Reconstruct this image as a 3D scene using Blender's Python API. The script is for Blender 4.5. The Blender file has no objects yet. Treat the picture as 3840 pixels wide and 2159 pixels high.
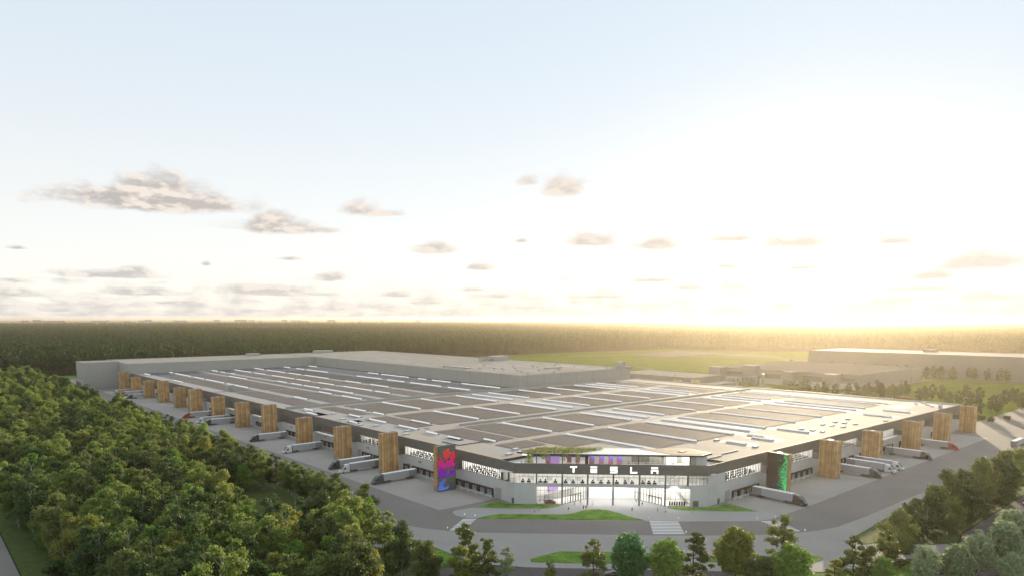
import bpy, bmesh, math, random
import numpy as np
from mathutils import Vector, Matrix, noise as mnoise

sc = bpy.context.scene
COL = sc.collection
rad = math.radians
RND = random.Random(11)

# ------------------------------------------------------------------ camera
EXPO = 1.85
cam_d = bpy.data.cameras.new('camera')
cam = bpy.data.objects.new('camera', cam_d)
COL.objects.link(cam)
cam.location = (0, 0, 73.0)
cam.rotation_euler = (rad(90 - 7.4), 0, rad(48.8 - 90))
cam_d.sensor_width = 36.0
cam_d.lens = 24.544
cam_d.shift_y = 0.1181
cam_d.clip_start = 1.0
cam_d.clip_end = 120000.0
sc.camera = cam

# ------------------------------------------------------------------ light
SUN_AZ, SUN_EL = 26.0, 7.3            # degrees, azimuth counter-clockwise from +X
SKY_STR = 0.10
world = bpy.data.worlds.new('World')
sc.world = world
world.use_nodes = True


def build_world():
    nt = world.node_tree
    nt.nodes.clear()
    N = nt.nodes.new
    L = nt.links.new
    out = N('ShaderNodeOutputWorld')
    bg = N('ShaderNodeBackground')
    bg.inputs['Strength'].default_value = SKY_STR
    L(bg.outputs[0], out.inputs[0])
    sky = N('ShaderNodeTexSky')
    sky.sky_type = 'NISHITA'
    sky.sun_disc = False
    sky.sun_elevation = rad(SUN_EL)
    sky.sun_rotation = rad(90 - SUN_AZ)
    sky.altitude = 50
    sky.air_density = 0.8
    sky.dust_density = 0.3
    sky.ozone_density = 1.0
    # directions as azimuth (right of the hall's gable axis) and elevation, in degrees
    tc = N('ShaderNodeTexCoord')
    nrm = N('ShaderNodeVectorMath'); nrm.operation = 'NORMALIZE'
    L(tc.outputs['Generated'], nrm.inputs[0])
    sep = N('ShaderNodeSeparateXYZ'); L(nrm.outputs[0], sep.inputs[0])

    def M(op, a, b=None, clamp=False):
        n = N('ShaderNodeMath'); n.operation = op; n.use_clamp = clamp
        for i, v in enumerate((a, b)):
            if v is None: continue
            if isinstance(v, (int, float)): n.inputs[i].default_value = v
            else: L(v, n.inputs[i])
        return n.outputs[0]
    az = M('ARCTAN2', sep.outputs[1], sep.outputs[0])
    azd = M('SUBTRACT', 48.8, M('MULTIPLY', az, 57.29578))
    eld = M('MULTIPLY', M('ARCSINE', sep.outputs[2]), 57.29578)
    vec = N('ShaderNodeCombineXYZ'); L(azd, vec.inputs[0]); L(eld, vec.inputs[1])
    # fluffy distortion
    sca = N('ShaderNodeVectorMath'); sca.operation = 'MULTIPLY'
    L(vec.outputs[0], sca.inputs[0]); sca.inputs[1].default_value = (0.55, 1.1, 1)
    nz = N('ShaderNodeTexNoise'); nz.inputs['Scale'].default_value = 1.0
    nz.inputs['Detail'].default_value = 7; nz.inputs['Roughness'].default_value = 0.52
    L(sca.outputs[0], nz.inputs['Vector'])
    sca2 = N('ShaderNodeVectorMath'); sca2.operation = 'MULTIPLY'
    L(vec.outputs[0], sca2.inputs[0]); sca2.inputs[1].default_value = (0.8, 2.0, 1)
    nz2 = N('ShaderNodeTexNoise'); nz2.inputs['Scale'].default_value = 1.0
    nz2.inputs['Detail'].default_value = 5
    L(sca2.outputs[0], nz2.inputs['Vector'])

    PX = 1.4913

    def px(x, y):      # bearing and height of a cloud seen at that spot of the photograph
        X = x * PX - 1920; Y = y * PX - 1533
        p = rad(7.4); f = 2618.0
        fx = f * math.cos(p) - Y * math.sin(p) * 1.0
        fz = -f * math.sin(p) - Y * math.cos(p)
        a = math.degrees(math.atan2(X, fx)); e = math.degrees(math.atan2(fz, math.hypot(X, fx)))
        return a, e
    # (x, y, half width, half height, thickness)
    clouds = [(385, 505, 215, 32, .0), (400, 470, 95, 38, .0), (520, 512, 90, 24, .05), (250, 492, 80, 16, .1),
              (700, 570, 110, 22, .12), (690, 550, 55, 24, .15), (800, 578, 60, 9, .25), (915, 525, 55, 25, .3), (960, 535, 60, 11, .35),
              (1415, 468, 58, 34, .22), (1330, 455, 35, 18, .45), (1095, 624, 58, 17, .12), (1480, 601, 62, 24, .16),
              (1655, 614, 72, 17, .14), (1850, 598, 65, 12, .3), (1990, 606, 95, 20, .24), (280, 690, 120, 13, .12), (340, 684, 55, 16, .15),
              (825, 696, 46, 16, .25), (370, 733, 130, 14, .2), (660, 728, 160, 17, .18), (740, 738, 130, 9, .2), (50, 736, 75, 14, .22),
              (38, 705, 50, 8, .28), (1205, 671, 36, 11, .22), (1000, 740, 50, 11, .26), (1195, 727, 42, 8, .28), (1240, 743, 70, 9, .26),
              (2480, 655, 150, 30, .22), (2350, 692, 95, 15, .33), (1640, 704, 52, 8, .3), (520, 663, 16, 8, .35), 
              (150, 778, 130, 10, .3), (420, 760, 120, 8, .33), (640, 780, 90, 8, .35), (320, 790, 110, 7, .35),
              (850, 775, 90, 7, .36), (1080, 760, 80, 8, .36), (1310, 772, 120, 7, .4), (1720, 722, 70, 8, .42), (2000, 672, 60, 9, .42),
              (2250, 605, 90, 12, .45), (1310, 605, 20, 8, .35), (1830, 668, 40, 8, .44), (40, 622, 28, 7, .45), (1500, 745, 150, 8, .42),
              (2500, 742, 60, 10, .4), (2320, 725, 180, 8, .42), (730, 650, 40, 6, .4)]
    best = None
    for (x, y, w, h, th) in clouds:
        a, e = px(x, y)
        a2, e2 = px(x + w, y)
        a3, e3 = px(x, y - h)
        sa = 1 / max(abs(a2 - a) * 1.55, .05); se = 1 / max(abs(e3 - e) * 1.75, .05)
        mp = N('ShaderNodeMapping'); mp.vector_type = 'POINT'
        mp.inputs['Location'].default_value = (-a * sa, -(e - .28 * abs(e3 - e)) * se * 1.6, 0)
        mp.inputs['Scale'].default_value = (sa, se * 1.6, 1)
        L(vec.outputs[0], mp.inputs['Vector'])
        ln = N('ShaderNodeVectorMath'); ln.operation = 'LENGTH'
        ab = N('ShaderNodeVectorMath'); ab.operation = 'ABSOLUTE'; L(mp.outputs[0], ab.inputs[0])      # flat bases: squeezed below, full above
        ma = N('ShaderNodeVectorMath'); ma.operation = 'MULTIPLY_ADD'
        L(ab.outputs[0], ma.inputs[0]); ma.inputs[1].default_value = (0, -.40, 0); L(mp.outputs[0], ma.inputs[2])
        L(ma.outputs[0], ln.inputs[0])
        d = M('ADD', ln.outputs['Value'], th * .6)
        best = d if best is None else M('SMOOTH_MIN', best, d) if False else M('MINIMUM', best, d)
    # thin streaks low over the horizon, all round the sky
    sca3 = N('ShaderNodeVectorMath'); sca3.operation = 'MULTIPLY'
    L(vec.outputs[0], sca3.inputs[0]); sca3.inputs[1].default_value = (0.2, 1.7, 1)
    nz3 = N('ShaderNodeTexNoise'); nz3.inputs['Scale'].default_value = 1.0; nz3.inputs['Detail'].default_value = 6
    L(sca3.outputs[0], nz3.inputs['Vector'])
    low = N('ShaderNodeMapRange'); low.inputs[1].default_value = 0.0; low.inputs[2].default_value = 8.0
    low.inputs[3].default_value = .10; low.inputs[4].default_value = -1.2
    L(eld, low.inputs[0])
    streak = M('SUBTRACT', 1.10, M('MULTIPLY', M('ADD', nz3.outputs[0], low.outputs[0]), 1.05))
    best = M('MINIMUM', best, streak)
    dd = M('ADD', best, M('MULTIPLY', M('SUBTRACT', nz.outputs[0], .5), 1.25))
    mr = N('ShaderNodeMapRange'); mr.interpolation_type = 'SMOOTHSTEP'
    mr.inputs[1].default_value = 1.0; mr.inputs[2].default_value = .38
    mr.inputs[3].default_value = 0; mr.inputs[4].default_value = .95
    L(dd, mr.inputs[0])
    up = N('ShaderNodeMapRange'); up.inputs[1].default_value = -.1; up.inputs[2].default_value = .25
    up.clamp = True
    L(eld, up.inputs[0])
    # grey body, warm rims; nearer the sun thinner and warmer
    off = N('ShaderNodeVectorMath'); off.operation = 'ADD'; L(sca.outputs[0], off.inputs[0]); off.inputs[1].default_value = (.16, .34, 0)
    nzo = N('ShaderNodeTexNoise'); nzo.inputs['Scale'].default_value = 1.0; nzo.inputs['Detail'].default_value = 5; nzo.inputs['Roughness'].default_value = .5
    L(off.outputs[0], nzo.inputs['Vector'])
    rel = M('ADD', M('MULTIPLY', M('SUBTRACT', nzo.outputs[0], nz.outputs[0]), 2.0), nz2.outputs[0])
    body = N('ShaderNodeMapRange'); body.inputs[1].default_value = .34; body.inputs[2].default_value = .72
    L(rel, body.inputs[0])
    k = 1.0 / (SKY_STR * 2 ** EXPO)
    mixc = N('ShaderNodeMix'); mixc.data_type = 'RGBA'
    L(body.outputs[0], mixc.inputs['Factor'])
    mixc.inputs['A'].default_value = (.54 * k, .50 * k, .475 * k, 1)
    mixc.inputs['B'].default_value = (.93 * k, .84 * k, .75 * k, 1)
    sund = N('ShaderNodeMapRange'); sund.inputs[1].default_value = -30; sund.inputs[2].default_value = 24
    L(azd, sund.inputs[0])
    mixw = N('ShaderNodeMix'); mixw.data_type = 'RGBA'
    L(M('MULTIPLY', sund.outputs[0], .85), mixw.inputs['Factor'])
    L(mixc.outputs['Result'], mixw.inputs['A'])
    mixw.inputs['B'].default_value = (.97 * k, .84 * k, .71 * k, 1)
    lowm = N('ShaderNodeMapRange'); lowm.inputs[1].default_value = .3; lowm.inputs[2].default_value = 6
    lowm.inputs[3].default_value = .45; lowm.inputs[4].default_value = 0
    L(eld, lowm.inputs[0])
    mixl = N('ShaderNodeMix'); mixl.data_type = 'RGBA'
    L(lowm.outputs[0], mixl.inputs['Factor'])
    L(mixw.outputs['Result'], mixl.inputs['A'])
    mixl.inputs['B'].default_value = (.95 * k, .92 * k, .88 * k, 1)
    fin = N('ShaderNodeMix'); fin.data_type = 'RGBA'
    L(M('MULTIPLY', mr.outputs[0], up.outputs[0]), fin.inputs['Factor'])
    veil = N('ShaderNodeMix'); veil.data_type = 'RGBA'        # thin even veil of high cloud
    veil.inputs['Factor'].default_value = .915
    vr = N('ShaderNodeMapRange'); vr.inputs[1].default_value = 0; vr.inputs[2].default_value = 26; vr.interpolation_type = 'SMOOTHERSTEP'
    L(eld, vr.inputs[0])
    vc = N('ShaderNodeMix'); vc.data_type = 'RGBA'; L(vr.outputs[0], vc.inputs['Factor'])
    vc.inputs['A'].default_value = (.96 * k, .935 * k, .90 * k, 1); vc.inputs['B'].default_value = (.74 * k, .83 * k, .905 * k, 1)
    L(sky.outputs[0], veil.inputs['A']); L(vc.outputs['Result'], veil.inputs['B'])
    L(veil.outputs['Result'], fin.inputs['A']); L(mixl.outputs['Result'], fin.inputs['B'])
    L(fin.outputs['Result'], bg.inputs['Color'])


build_world()
sun_d = bpy.data.lights.new('sun', 'SUN')
sun_d.energy = 2.2
sun_d.angle = rad(0.5)
sun_d.color = (1.0, 0.82, 0.56)
sun = bpy.data.objects.new('sun', sun_d)
COL.objects.link(sun)
sdir = Vector((math.cos(rad(SUN_EL)) * math.cos(rad(SUN_AZ)), math.cos(rad(SUN_EL)) * math.sin(rad(SUN_AZ)), math.sin(rad(SUN_EL))))
sun.rotation_euler = sdir.to_track_quat('Z', 'Y').to_euler()
sun.location = sdir * 2000

sc.view_settings.view_transform = 'Standard'
sc.view_settings.look = 'None'
sc.view_settings.gamma = 1.0
sc.view_settings.exposure = EXPO
sc.view_settings.use_curve_mapping = False
cy = sc.cycles
cy.max_bounces = 7; cy.diffuse_bounces = 3; cy.glossy_bounces = 3; cy.transmission_bounces = 4
cy.transparent_max_bounces = 10; cy.volume_bounces = 0
cy.use_denoising = True
try: cy.denoiser = 'OPENIMAGEDENOISE'
except Exception: pass
cy.denoising_input_passes = 'RGB_ALBEDO_NORMAL'; cy.denoising_prefilter = 'ACCURATE'
cy.sample_clamp_indirect = 3.0; cy.sample_clamp_direct = 12.0
cy.caustics_reflective = False; cy.caustics_refractive = False
cy.use_adaptive_sampling = False


def EM(v):                       # lamp strength that shows as v
    return v / 2 ** EXPO


# ------------------------------------------------------------------ materials
def mat(name, col, rough=.6, metal=0., var=.0, scale=1., bump=0., spec=.5, trans=0., emit=0., obj_rand=0., coat=0., big=0.):
    m = bpy.data.materials.new(name); m.use_nodes = True
    nt = m.node_tree; b = nt.nodes['Principled BSDF']
    b.inputs['Base Color'].default_value = (*col, 1)
    b.inputs['Roughness'].default_value = rough
    b.inputs['Metallic'].default_value = metal
    b.inputs['Specular IOR Level'].default_value = spec
    b.inputs['Coat Weight'].default_value = coat
    if emit:
        b.inputs['Emission Color'].default_value = (*col, 1)
        b.inputs['Emission Strength'].default_value = emit
    if var or bump or obj_rand:
        tc = nt.nodes.new('ShaderNodeNewGeometry')
        nz = nt.nodes.new('ShaderNodeTexNoise')
        nz.inputs['Scale'].default_value = scale; nz.inputs['Detail'].default_value = 8
        nz.inputs['Roughness'].default_value = .65
        nt.links.new(tc.outputs['Position'], nz.inputs['Vector'])
        if var:
            if big:
                n2 = nt.nodes.new('ShaderNodeTexNoise'); n2.inputs['Scale'].default_value = big; n2.inputs['Detail'].default_value = 5
                nt.links.new(tc.outputs['Position'], n2.inputs['Vector'])
                av = nt.nodes.new('ShaderNodeMix'); av.data_type = 'FLOAT'; av.inputs['Factor'].default_value = .55
                nt.links.new(nz.outputs[0], av.inputs['A']); nt.links.new(n2.outputs[0], av.inputs['B'])
            mr = nt.nodes.new('ShaderNodeMapRange')
            mr.inputs[1].default_value = .25; mr.inputs[2].default_value = .75
            mr.inputs[3].default_value = 1 - var; mr.inputs[4].default_value = 1 + var
            nt.links.new(av.outputs['Result'] if big else nz.outputs[0], mr.inputs[0])
            mx = nt.nodes.new('ShaderNodeMix'); mx.data_type = 'RGBA'; mx.blend_type = 'MULTIPLY'
            mx.inputs['Factor'].default_value = 1
            mx.inputs['A'].default_value = (*col, 1)
            nt.links.new(mr.outputs[0], mx.inputs['B'])
            nt.links.new(mx.outputs['Result'], b.inputs['Base Color'])
        if bump:
            bp = nt.nodes.new('ShaderNodeBump'); bp.inputs['Strength'].default_value = bump
            bp.inputs['Distance'].default_value = .05
            nt.links.new(nz.outputs[0], bp.inputs['Height'])
            nt.links.new(bp.outputs[0], b.inputs['Normal'])
    return m


def glow(name, col, v, sample=True):
    m = bpy.data.materials.new(name); m.use_nodes = True
    nt = m.node_tree; nt.nodes.clear()
    o = nt.nodes.new('ShaderNodeOutputMaterial'); e = nt.nodes.new('ShaderNodeEmission')
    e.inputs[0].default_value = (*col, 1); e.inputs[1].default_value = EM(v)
    nt.links.new(e.outputs[0], o.inputs[0])
    if not sample: m.cycles.emission_sampling = 'NONE'
    return m


def glass_mat(name, tint=(.93, .95, .95), refl=.12):
    m = bpy.data.materials.new(name); m.use_nodes = True
    nt = m.node_tree; nt.nodes.clear()
    o = nt.nodes.new('ShaderNodeOutputMaterial')
    t = nt.nodes.new('ShaderNodeBsdfTransparent'); t.inputs[0].default_value = (*tint, 1)
    g = nt.nodes.new('ShaderNodeBsdfGlossy'); g.inputs['Roughness'].default_value = .03
    lw = nt.nodes.new('ShaderNodeLayerWeight'); lw.inputs[0].default_value = refl
    mx = nt.nodes.new('ShaderNodeMixShader')
    nt.links.new(lw.outputs['Fresnel'], mx.inputs[0])
    nt.links.new(t.outputs[0], mx.inputs[1]); nt.links.new(g.outputs[0], mx.inputs[2])
    nt.links.new(mx.outputs[0], o.inputs[0])
    return m


def leaf_mat(name, c1, c2, trans=.35):
    """leaves: two tones from leaf to leaf and from tree to tree, light passing through them"""
    m = bpy.data.materials.new(name); m.use_nodes = True
    nt = m.node_tree; nt.nodes.clear(); N = nt.nodes.new; L = nt.links.new
    o = N('ShaderNodeOutputMaterial')
    ge = N('ShaderNodeNewGeometry'); oi = N('ShaderNodeObjectInfo')
    ad = N('ShaderNodeMath'); ad.operation = 'MULTIPLY_ADD'
    L(oi.outputs['Random'], ad.inputs[0]); ad.inputs[1].default_value = .7
    ml = N('ShaderNodeMath'); ml.operation = 'MULTIPLY'; ml.inputs[1].default_value = .4
    L(ge.outputs['Random Per Island'], ml.inputs[0]); L(ml.outputs[0], ad.inputs[2])
    mx = N('ShaderNodeMix'); mx.data_type = 'RGBA'
    mx.inputs['A'].default_value = (*c1, 1); mx.inputs['B'].default_value = (*c2, 1)
    L(ad.outputs[0], mx.inputs['Factor'])
    d = N('ShaderNodeBsdfPrincipled'); d.inputs['Roughness'].default_value = .55
    d.inputs['Specular IOR Level'].default_value = .12
    L(mx.outputs['Result'], d.inputs['Base Color'])
    t = N('ShaderNodeBsdfTranslucent'); 
    hs = N('ShaderNodeHueSaturation'); hs.inputs['Saturation'].default_value = 1.1; hs.inputs['Value'].default_value = 1.5
    hs.inputs['Hue'].default_value = .485
    L(mx.outputs['Result'], hs.inputs['Color']); L(hs.outputs[0], t.inputs[0])
    ms = N('ShaderNodeMixShader'); ms.inputs[0].default_value = trans
    L(d.outputs[0], ms.inputs[1]); L(t.outputs[0], ms.inputs[2]); L(ms.outputs[0], o.inputs[0])
    return m


def ramp_stripes(name, cols, scale, axis, rough=.6, noise_amt=.25, bump=0.):
    """wood: a tone per batten position plus grain"""
    m = bpy.data.materials.new(name); m.use_nodes = True
    nt = m.node_tree; b = nt.nodes['Principled BSDF']; N = nt.nodes.new; L = nt.links.new
    b.inputs['Roughness'].default_value = rough
    ge = N('ShaderNodeNewGeometry')
    cr = N('ShaderNodeValToRGB')
    for i, c in enumerate(cols):
        p = i / max(1, len(cols) - 1)
        if i < 2: e = cr.color_ramp.elements[i]; e.position = p
        else: e = cr.color_ramp.elements.new(p)
        e.color = (*c, 1)
    L(ge.outputs['Random Per Island'], cr.inputs[0])
    nz = N('ShaderNodeTexNoise'); nz.inputs['Scale'].default_value = .35; nz.inputs['Detail'].default_value = 5
    L(ge.outputs['Position'], nz.inputs['Vector'])
    mr = N('ShaderNodeMapRange'); mr.inputs[3].default_value = 1 - noise_amt; mr.inputs[4].default_value = 1 + noise_amt
    mr.inputs[1].default_value = .3; mr.inputs[2].default_value = .7
    L(nz.outputs[0], mr.inputs[0])
    mx = N('ShaderNodeMix'); mx.data_type = 'RGBA'; mx.blend_type = 'MULTIPLY'; mx.inputs['Factor'].default_value = 1
    L(cr.outputs[0], mx.inputs['A']); L(mr.outputs[0], mx.inputs['B']); L(mx.outputs['Result'], b.inputs['Base Color'])
    return m


M_ = dict(
    white_wall=mat('pale_panel', (.56, .56, .55), .55, var=.07, scale=.25, bump=.05),
    dark_band=mat('charcoal_cladding', (.135, .131, .12), .6, var=.12, scale=.5),
    dark_metal=mat('dark_metal', (.05, .047, .045), .45),
    grey_metal=mat('grey_metal', (.27, .28, .28), .45),
    roof=mat('cream_membrane', (.40, .36, .312), .8, var=.14, scale=.3, spec=.05, big=.05),
    roof_grey=mat('grey_membrane', (.33, .325, .325), .7, var=.12, scale=.3, spec=.25, big=.04),
    hall_wall=mat('hall_panel', (.37, .365, .335), .6, var=.06, scale=.3, bump=.05),
    hall_roof=mat('hall_membrane', (.36, .33, .29), .9, var=.14, scale=.08, spec=.0),
    far_wall=mat('far_panel', (.26, .245, .23), .85, var=.05, scale=.1, spec=.1),
    far_pale=mat('far_pale_panel', (.5, .5, .48), .7),
    solar=mat('solar_glass', (.215, .188, .170), .75, spec=.03, var=.14, scale=.9, big=.03),
    solar_blue=mat('solar_glass_blue', (.05, .048, .07), .35, spec=.5),
    glow_white=glow('skylight_glow', (1, .99, .97), .82, False),
    sky_grey=mat('skylight_back', (.30, .33, .37), .3),
    apron=mat('pale_concrete', (.315, .296, .272), .85, var=.16, scale=.5, bump=.1, spec=.25, big=.07),
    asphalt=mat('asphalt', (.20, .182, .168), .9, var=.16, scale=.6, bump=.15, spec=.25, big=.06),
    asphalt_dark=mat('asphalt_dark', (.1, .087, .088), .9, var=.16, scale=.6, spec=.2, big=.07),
    pavement=mat('pale_pavement', (.305, .288, .268), .88, var=.12, scale=.6, bump=.1, spec=.25, big=.08),
    plaza=mat('plaza_stone', (.30, .295, .285), .7, var=.06, scale=.5),
    paint=mat('road_paint', (.75, .75, .73), .6, var=.1, scale=1.5),
    kerb=mat('kerb_stone', (.3, .3, .3), .8),
    lawn=mat('lawn_grass', (.115, .21, .032), .95, var=.85, scale=1.1, bump=.8, spec=.1, big=.22),
    meadow=mat('meadow_grass', (.105, .145, .024), .98, var=.35, scale=.05, bump=.3, spec=.0),
    verge=mat('verge_grass', (.06, .09, .02), .9, var=.5, scale=.5, bump=.6, spec=.2),
    floor_forest=mat('forest_floor', (.035, .042, .018), .95, var=.5, scale=.15, bump=.5, spec=.1),
    int_wall=mat('interior_white', (.78, .77, .74), .7),
    int_floor=mat('interior_floor', (.6, .59, .57), .35),
    lamp=glow('ceiling_lamp', (1, .97, .92), 7.5),
    lamp_side=glow('office_lamp', (1, .97, .91), 5.0, False),
    court_lamp=glow('court_lamp', (1, .98, .95), 26),
    sign=glow('sign_light', (1, 1, .97), 2.2, False),
    glass=glass_mat('window_glass'),
    glass_dark=glass_mat('tinted_glass', (.5, .52, .52), .25),
    bark=mat('pale_bark', (.30, .28, .25), .85, var=.3, scale=1.3),
    bark_dark=mat('dark_bark', (.07, .055, .042), .9, var=.3, scale=1.3),
    tyre=mat('tyre_rubber', (.02, .02, .02), .8),
    trailer=mat('trailer_panel', (.36, .36, .375), .35, var=.03, scale=.4),
    trailer_shaded=mat('trailer_rear_shade', (.21, .22, .24), .4),  # trailer grey darkened: shade at the dock end painted into the colour
    trailer_top=mat('trailer_roof', (.75, .74, .73), .5),
    cab_black=mat('cab_paint_black', (.03, .03, .032), .25, coat=.6),
    cab_grey=mat('cab_paint_charcoal', (.075, .075, .082), .3, coat=.5),
    cab_white=mat('cab_paint_white', (.62, .62, .62), .3, coat=.4),
    cab_red=mat('cab_paint_red', (.38, .03, .018), .3, coat=.5),
    car_red=mat('car_paint_red', (.6, .035, .02), .25, coat=.6),
    car_white=mat('car_paint_white', (.65, .65, .65), .25, coat=.5),
    car_dark=mat('car_paint_dark', (.03, .03, .045), .25, coat=.5),
    screen_glass=mat('windscreen', (.015, .018, .02), .08, spec=.8),
    skin=mat('skin', (.42, .26, .18), .6), hair=mat('hair', (.03, .02, .015), .7), shoe=mat('shoe', (.02, .02, .02), .6),
    cl_black=mat('cloth_black', (.02, .02, .025), .9), cl_navy=mat('cloth_navy', (.025, .035, .08), .9),
    cl_white=mat('cloth_white', (.6, .6, .58), .9), cl_red=mat('cloth_red', (.5, .04, .04), .9),
    cl_blue=mat('cloth_blue', (.12, .2, .5), .9), cl_tan=mat('cloth_tan', (.4, .28, .14), .9),
    cl_yellow=mat('cloth_yellow', (.6, .38, .05), .9), cl_grey=mat('cloth_grey', (.2, .2, .2), .9),
    leaf_birch=leaf_mat('birch_leaves', (0.091, 0.155, 0.039), (0.239, 0.300, 0.089), .38),
    leaf_dark=leaf_mat('dark_leaves', (0.037, 0.074, 0.026), (0.084, 0.133, 0.046), .28),
    leaf_far=leaf_mat('far_leaves', (0.024, 0.063, 0.020), (0.062, 0.109, 0.034), .2),
    leaf_bright=leaf_mat('bright_leaves', (0.095, 0.201, 0.037), (0.224, 0.350, 0.079), .38),
    leaf_emerald=leaf_mat('emerald_leaves', (.032, .13, .048), (.10, .25, .085), .33),
    leaf_silver=leaf_mat('silver_leaves', (0.161, 0.231, 0.121), (0.391, 0.462, 0.275), .3),
    leaf_yellow=leaf_mat('yellow_leaves', (0.133, 0.173, 0.037), (0.307, 0.319, 0.102), .4),
    leaf_olive=leaf_mat('olive_leaves', (0.063, 0.102, 0.033), (0.180, 0.215, 0.074), .33),
    wood=ramp_stripes('timber_battens', [(.50, .30, .125), (.60, .385, .18), (.38, .205, .08), (.70, .49, .26), (.44, .25, .10), (.56, .335, .145)], 1, 0),
    wood_back=mat('timber_backing', (.17, .085, .03), .8, var=.2, scale=.6),
    brown_dock=mat('dock_shelter', (.04, .025, .02), .7),
    door_grey=mat('door_panel', (.36, .37, .37), .5),
    brown_roof=mat('brown_deck', (.25, .17, .10), .7, var=.15, scale=.8),
    purple=mat('banner_purple', (.17, .11, .5), .6), pink=mat('banner_rose', (.38, .13, .17), .6), lilac=mat('banner_lilac', (.42, .25, .6), .6),
    lot=mat('lot_gravel', (.2, .18, .16), .95, spec=.0),
    far_roof=mat('far_roof', (.2, .18, .155), .95, var=.15, scale=.05, spec=.0),
    town=mat('far_town_wall', (.5, .48, .44), .8), town_warm=mat('far_town_warm', (.5, .36, .28), .8),
)

# ------------------------------------------------------------------ mesh helpers
class MB:
    def __init__(s): s.v = []; s.f = []; s.m = []
    def add(s, vs, fs, m=0, T=None):
        o = len(s.v)
        if T: vs = [T(*p) for p in vs]
        s.v += [tuple(p) for p in vs]
        s.f += [tuple(i + o for i in f) for f in fs]
        s.m += [m] * len(fs) if isinstance(m, int) else list(m)
        return s
    def box(s, a, b, m=0, T=None):
        x0, y0, z0 = a; x1, y1, z1 = b
        vs = [(x0, y0, z0), (x1, y0, z0), (x1, y1, z0), (x0, y1, z0), (x0, y0, z1), (x1, y0, z1), (x1, y1, z1), (x0, y1, z1)]
        fs = [(0, 3, 2, 1), (4, 5, 6, 7), (0, 1, 5, 4), (1, 2, 6, 5), (2, 3, 7, 6), (3, 0, 4, 7)]
        return s.add(vs, fs, m, T)
    def prism(s, pts, z0, z1, m=0, mt=None, mb=None, T=None):
        n = len(pts)
        vs = [(x, y, z0) for x, y in pts] + [(x, y, z1) for x, y in pts]
        fs = [tuple(range(n - 1, -1, -1)), tuple(range(n, 2 * n))] + [(i, (i + 1) % n, n + (i + 1) % n, n + i) for i in range(n)]
        ms = [m if mb is None else mb, m if mt is None else mt] + [m] * n
        return s.add(vs, fs, ms, T)
    def sheet(s, pts, z, m=0):
        return s.add([(x, y, z) for x, y in pts], [tuple(range(len(pts)))], m)
    def quad(s, pts, m=0, T=None):
        return s.add(pts, [tuple(range(len(pts)))], m, T)
    def tube(s, p0, p1, r0, r1, n=6, m=0, cap=True):
        p0 = Vector(p0); p1 = Vector(p1); d = (p1 - p0).normalized()
        a = d.orthogonal().normalized(); b = d.cross(a)
        vs = []
        for p, r in ((p0, r0), (p1, r1)):
            for i in range(n):
                t = 2 * math.pi * i / n
                vs.append(p + a * (r * math.cos(t)) + b * (r * math.sin(t)))
        fs = [(i, (i + 1) % n, n + (i + 1) % n, n + i) for i in range(n)]
        if cap: fs += [tuple(range(n - 1, -1, -1)), tuple(range(n, 2 * n))]
        return s.add(vs, fs, m)
    def mesh(s, name, mats, org=(0, 0, 0), smooth=False):
        me = bpy.data.meshes.new(name)
        ox, oy, oz = org
        me.from_pydata([(x - ox, y - oy, z - oz) for x, y, z in s.v], [], s.f)
        for mm in (mats if isinstance(mats, (list, tuple)) else [mats]):
            me.materials.append(M_[mm] if isinstance(mm, str) else mm)
        if any(s.m): me.polygons.foreach_set('material_index', s.m)
        if smooth: me.polygons.foreach_set('use_smooth', [True] * len(me.polygons))
        me.update()
        return me
    def build(s, name, mats, parent=None, org=(0, 0, 0), smooth=False, at=None):
        return link(name, s.mesh(name, mats, org, smooth), parent, at)


def link(name, me, parent=None, at=None):
    o = bpy.data.objects.new(name, me); COL.objects.link(o)
    if parent: o.parent = parent
    if at: o.location = at
    return o


def tag(o, label=None, cat=None, group=None, kind=None):
    if label: o['label'] = label
    if cat: o['category'] = cat
    if group: o['group'] = group
    if kind: o['kind'] = kind
    return o


def thing(name, label, cat, loc=(0, 0, 0), rz=0, group=None):
    o = bpy.data.objects.new(name, None); COL.objects.link(o)
    o.empty_display_size = 1.0
    o.location = loc; o.rotation_euler = (0, 0, rz)
    return tag(o, label, cat, group)


def stuff(o):
    o['kind'] = 'stuff'; return o


def dup(o, parent=None):
    c = o.copy(); COL.objects.link(c)
    if parent: c.parent = parent
    for ch in list(o.children): dup(ch, c)
    return c


def tri_sheet(name, pts, z, m, kind='structure', lip=0.0):
    """a ground sheet (ngon); with a lip it is a raised slab"""
    b = MB()
    if lip: b.prism(pts, z - .3, z + lip)
    else: b.sheet(pts, z)
    o = b.build(name, m)
    if kind: o['kind'] = kind
    bm = bmesh.new(); bm.from_mesh(o.data)
    bmesh.ops.recalc_face_normals(bm, faces=bm.faces)
    if not lip and bm.faces[:][0].normal.z < 0: bmesh.ops.reverse_faces(bm, faces=bm.faces)
    bmesh.ops.triangulate(bm, faces=[f for f in bm.faces if len(f.verts) > 4])
    bm.to_mesh(o.data); bm.free()
    return o

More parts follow.
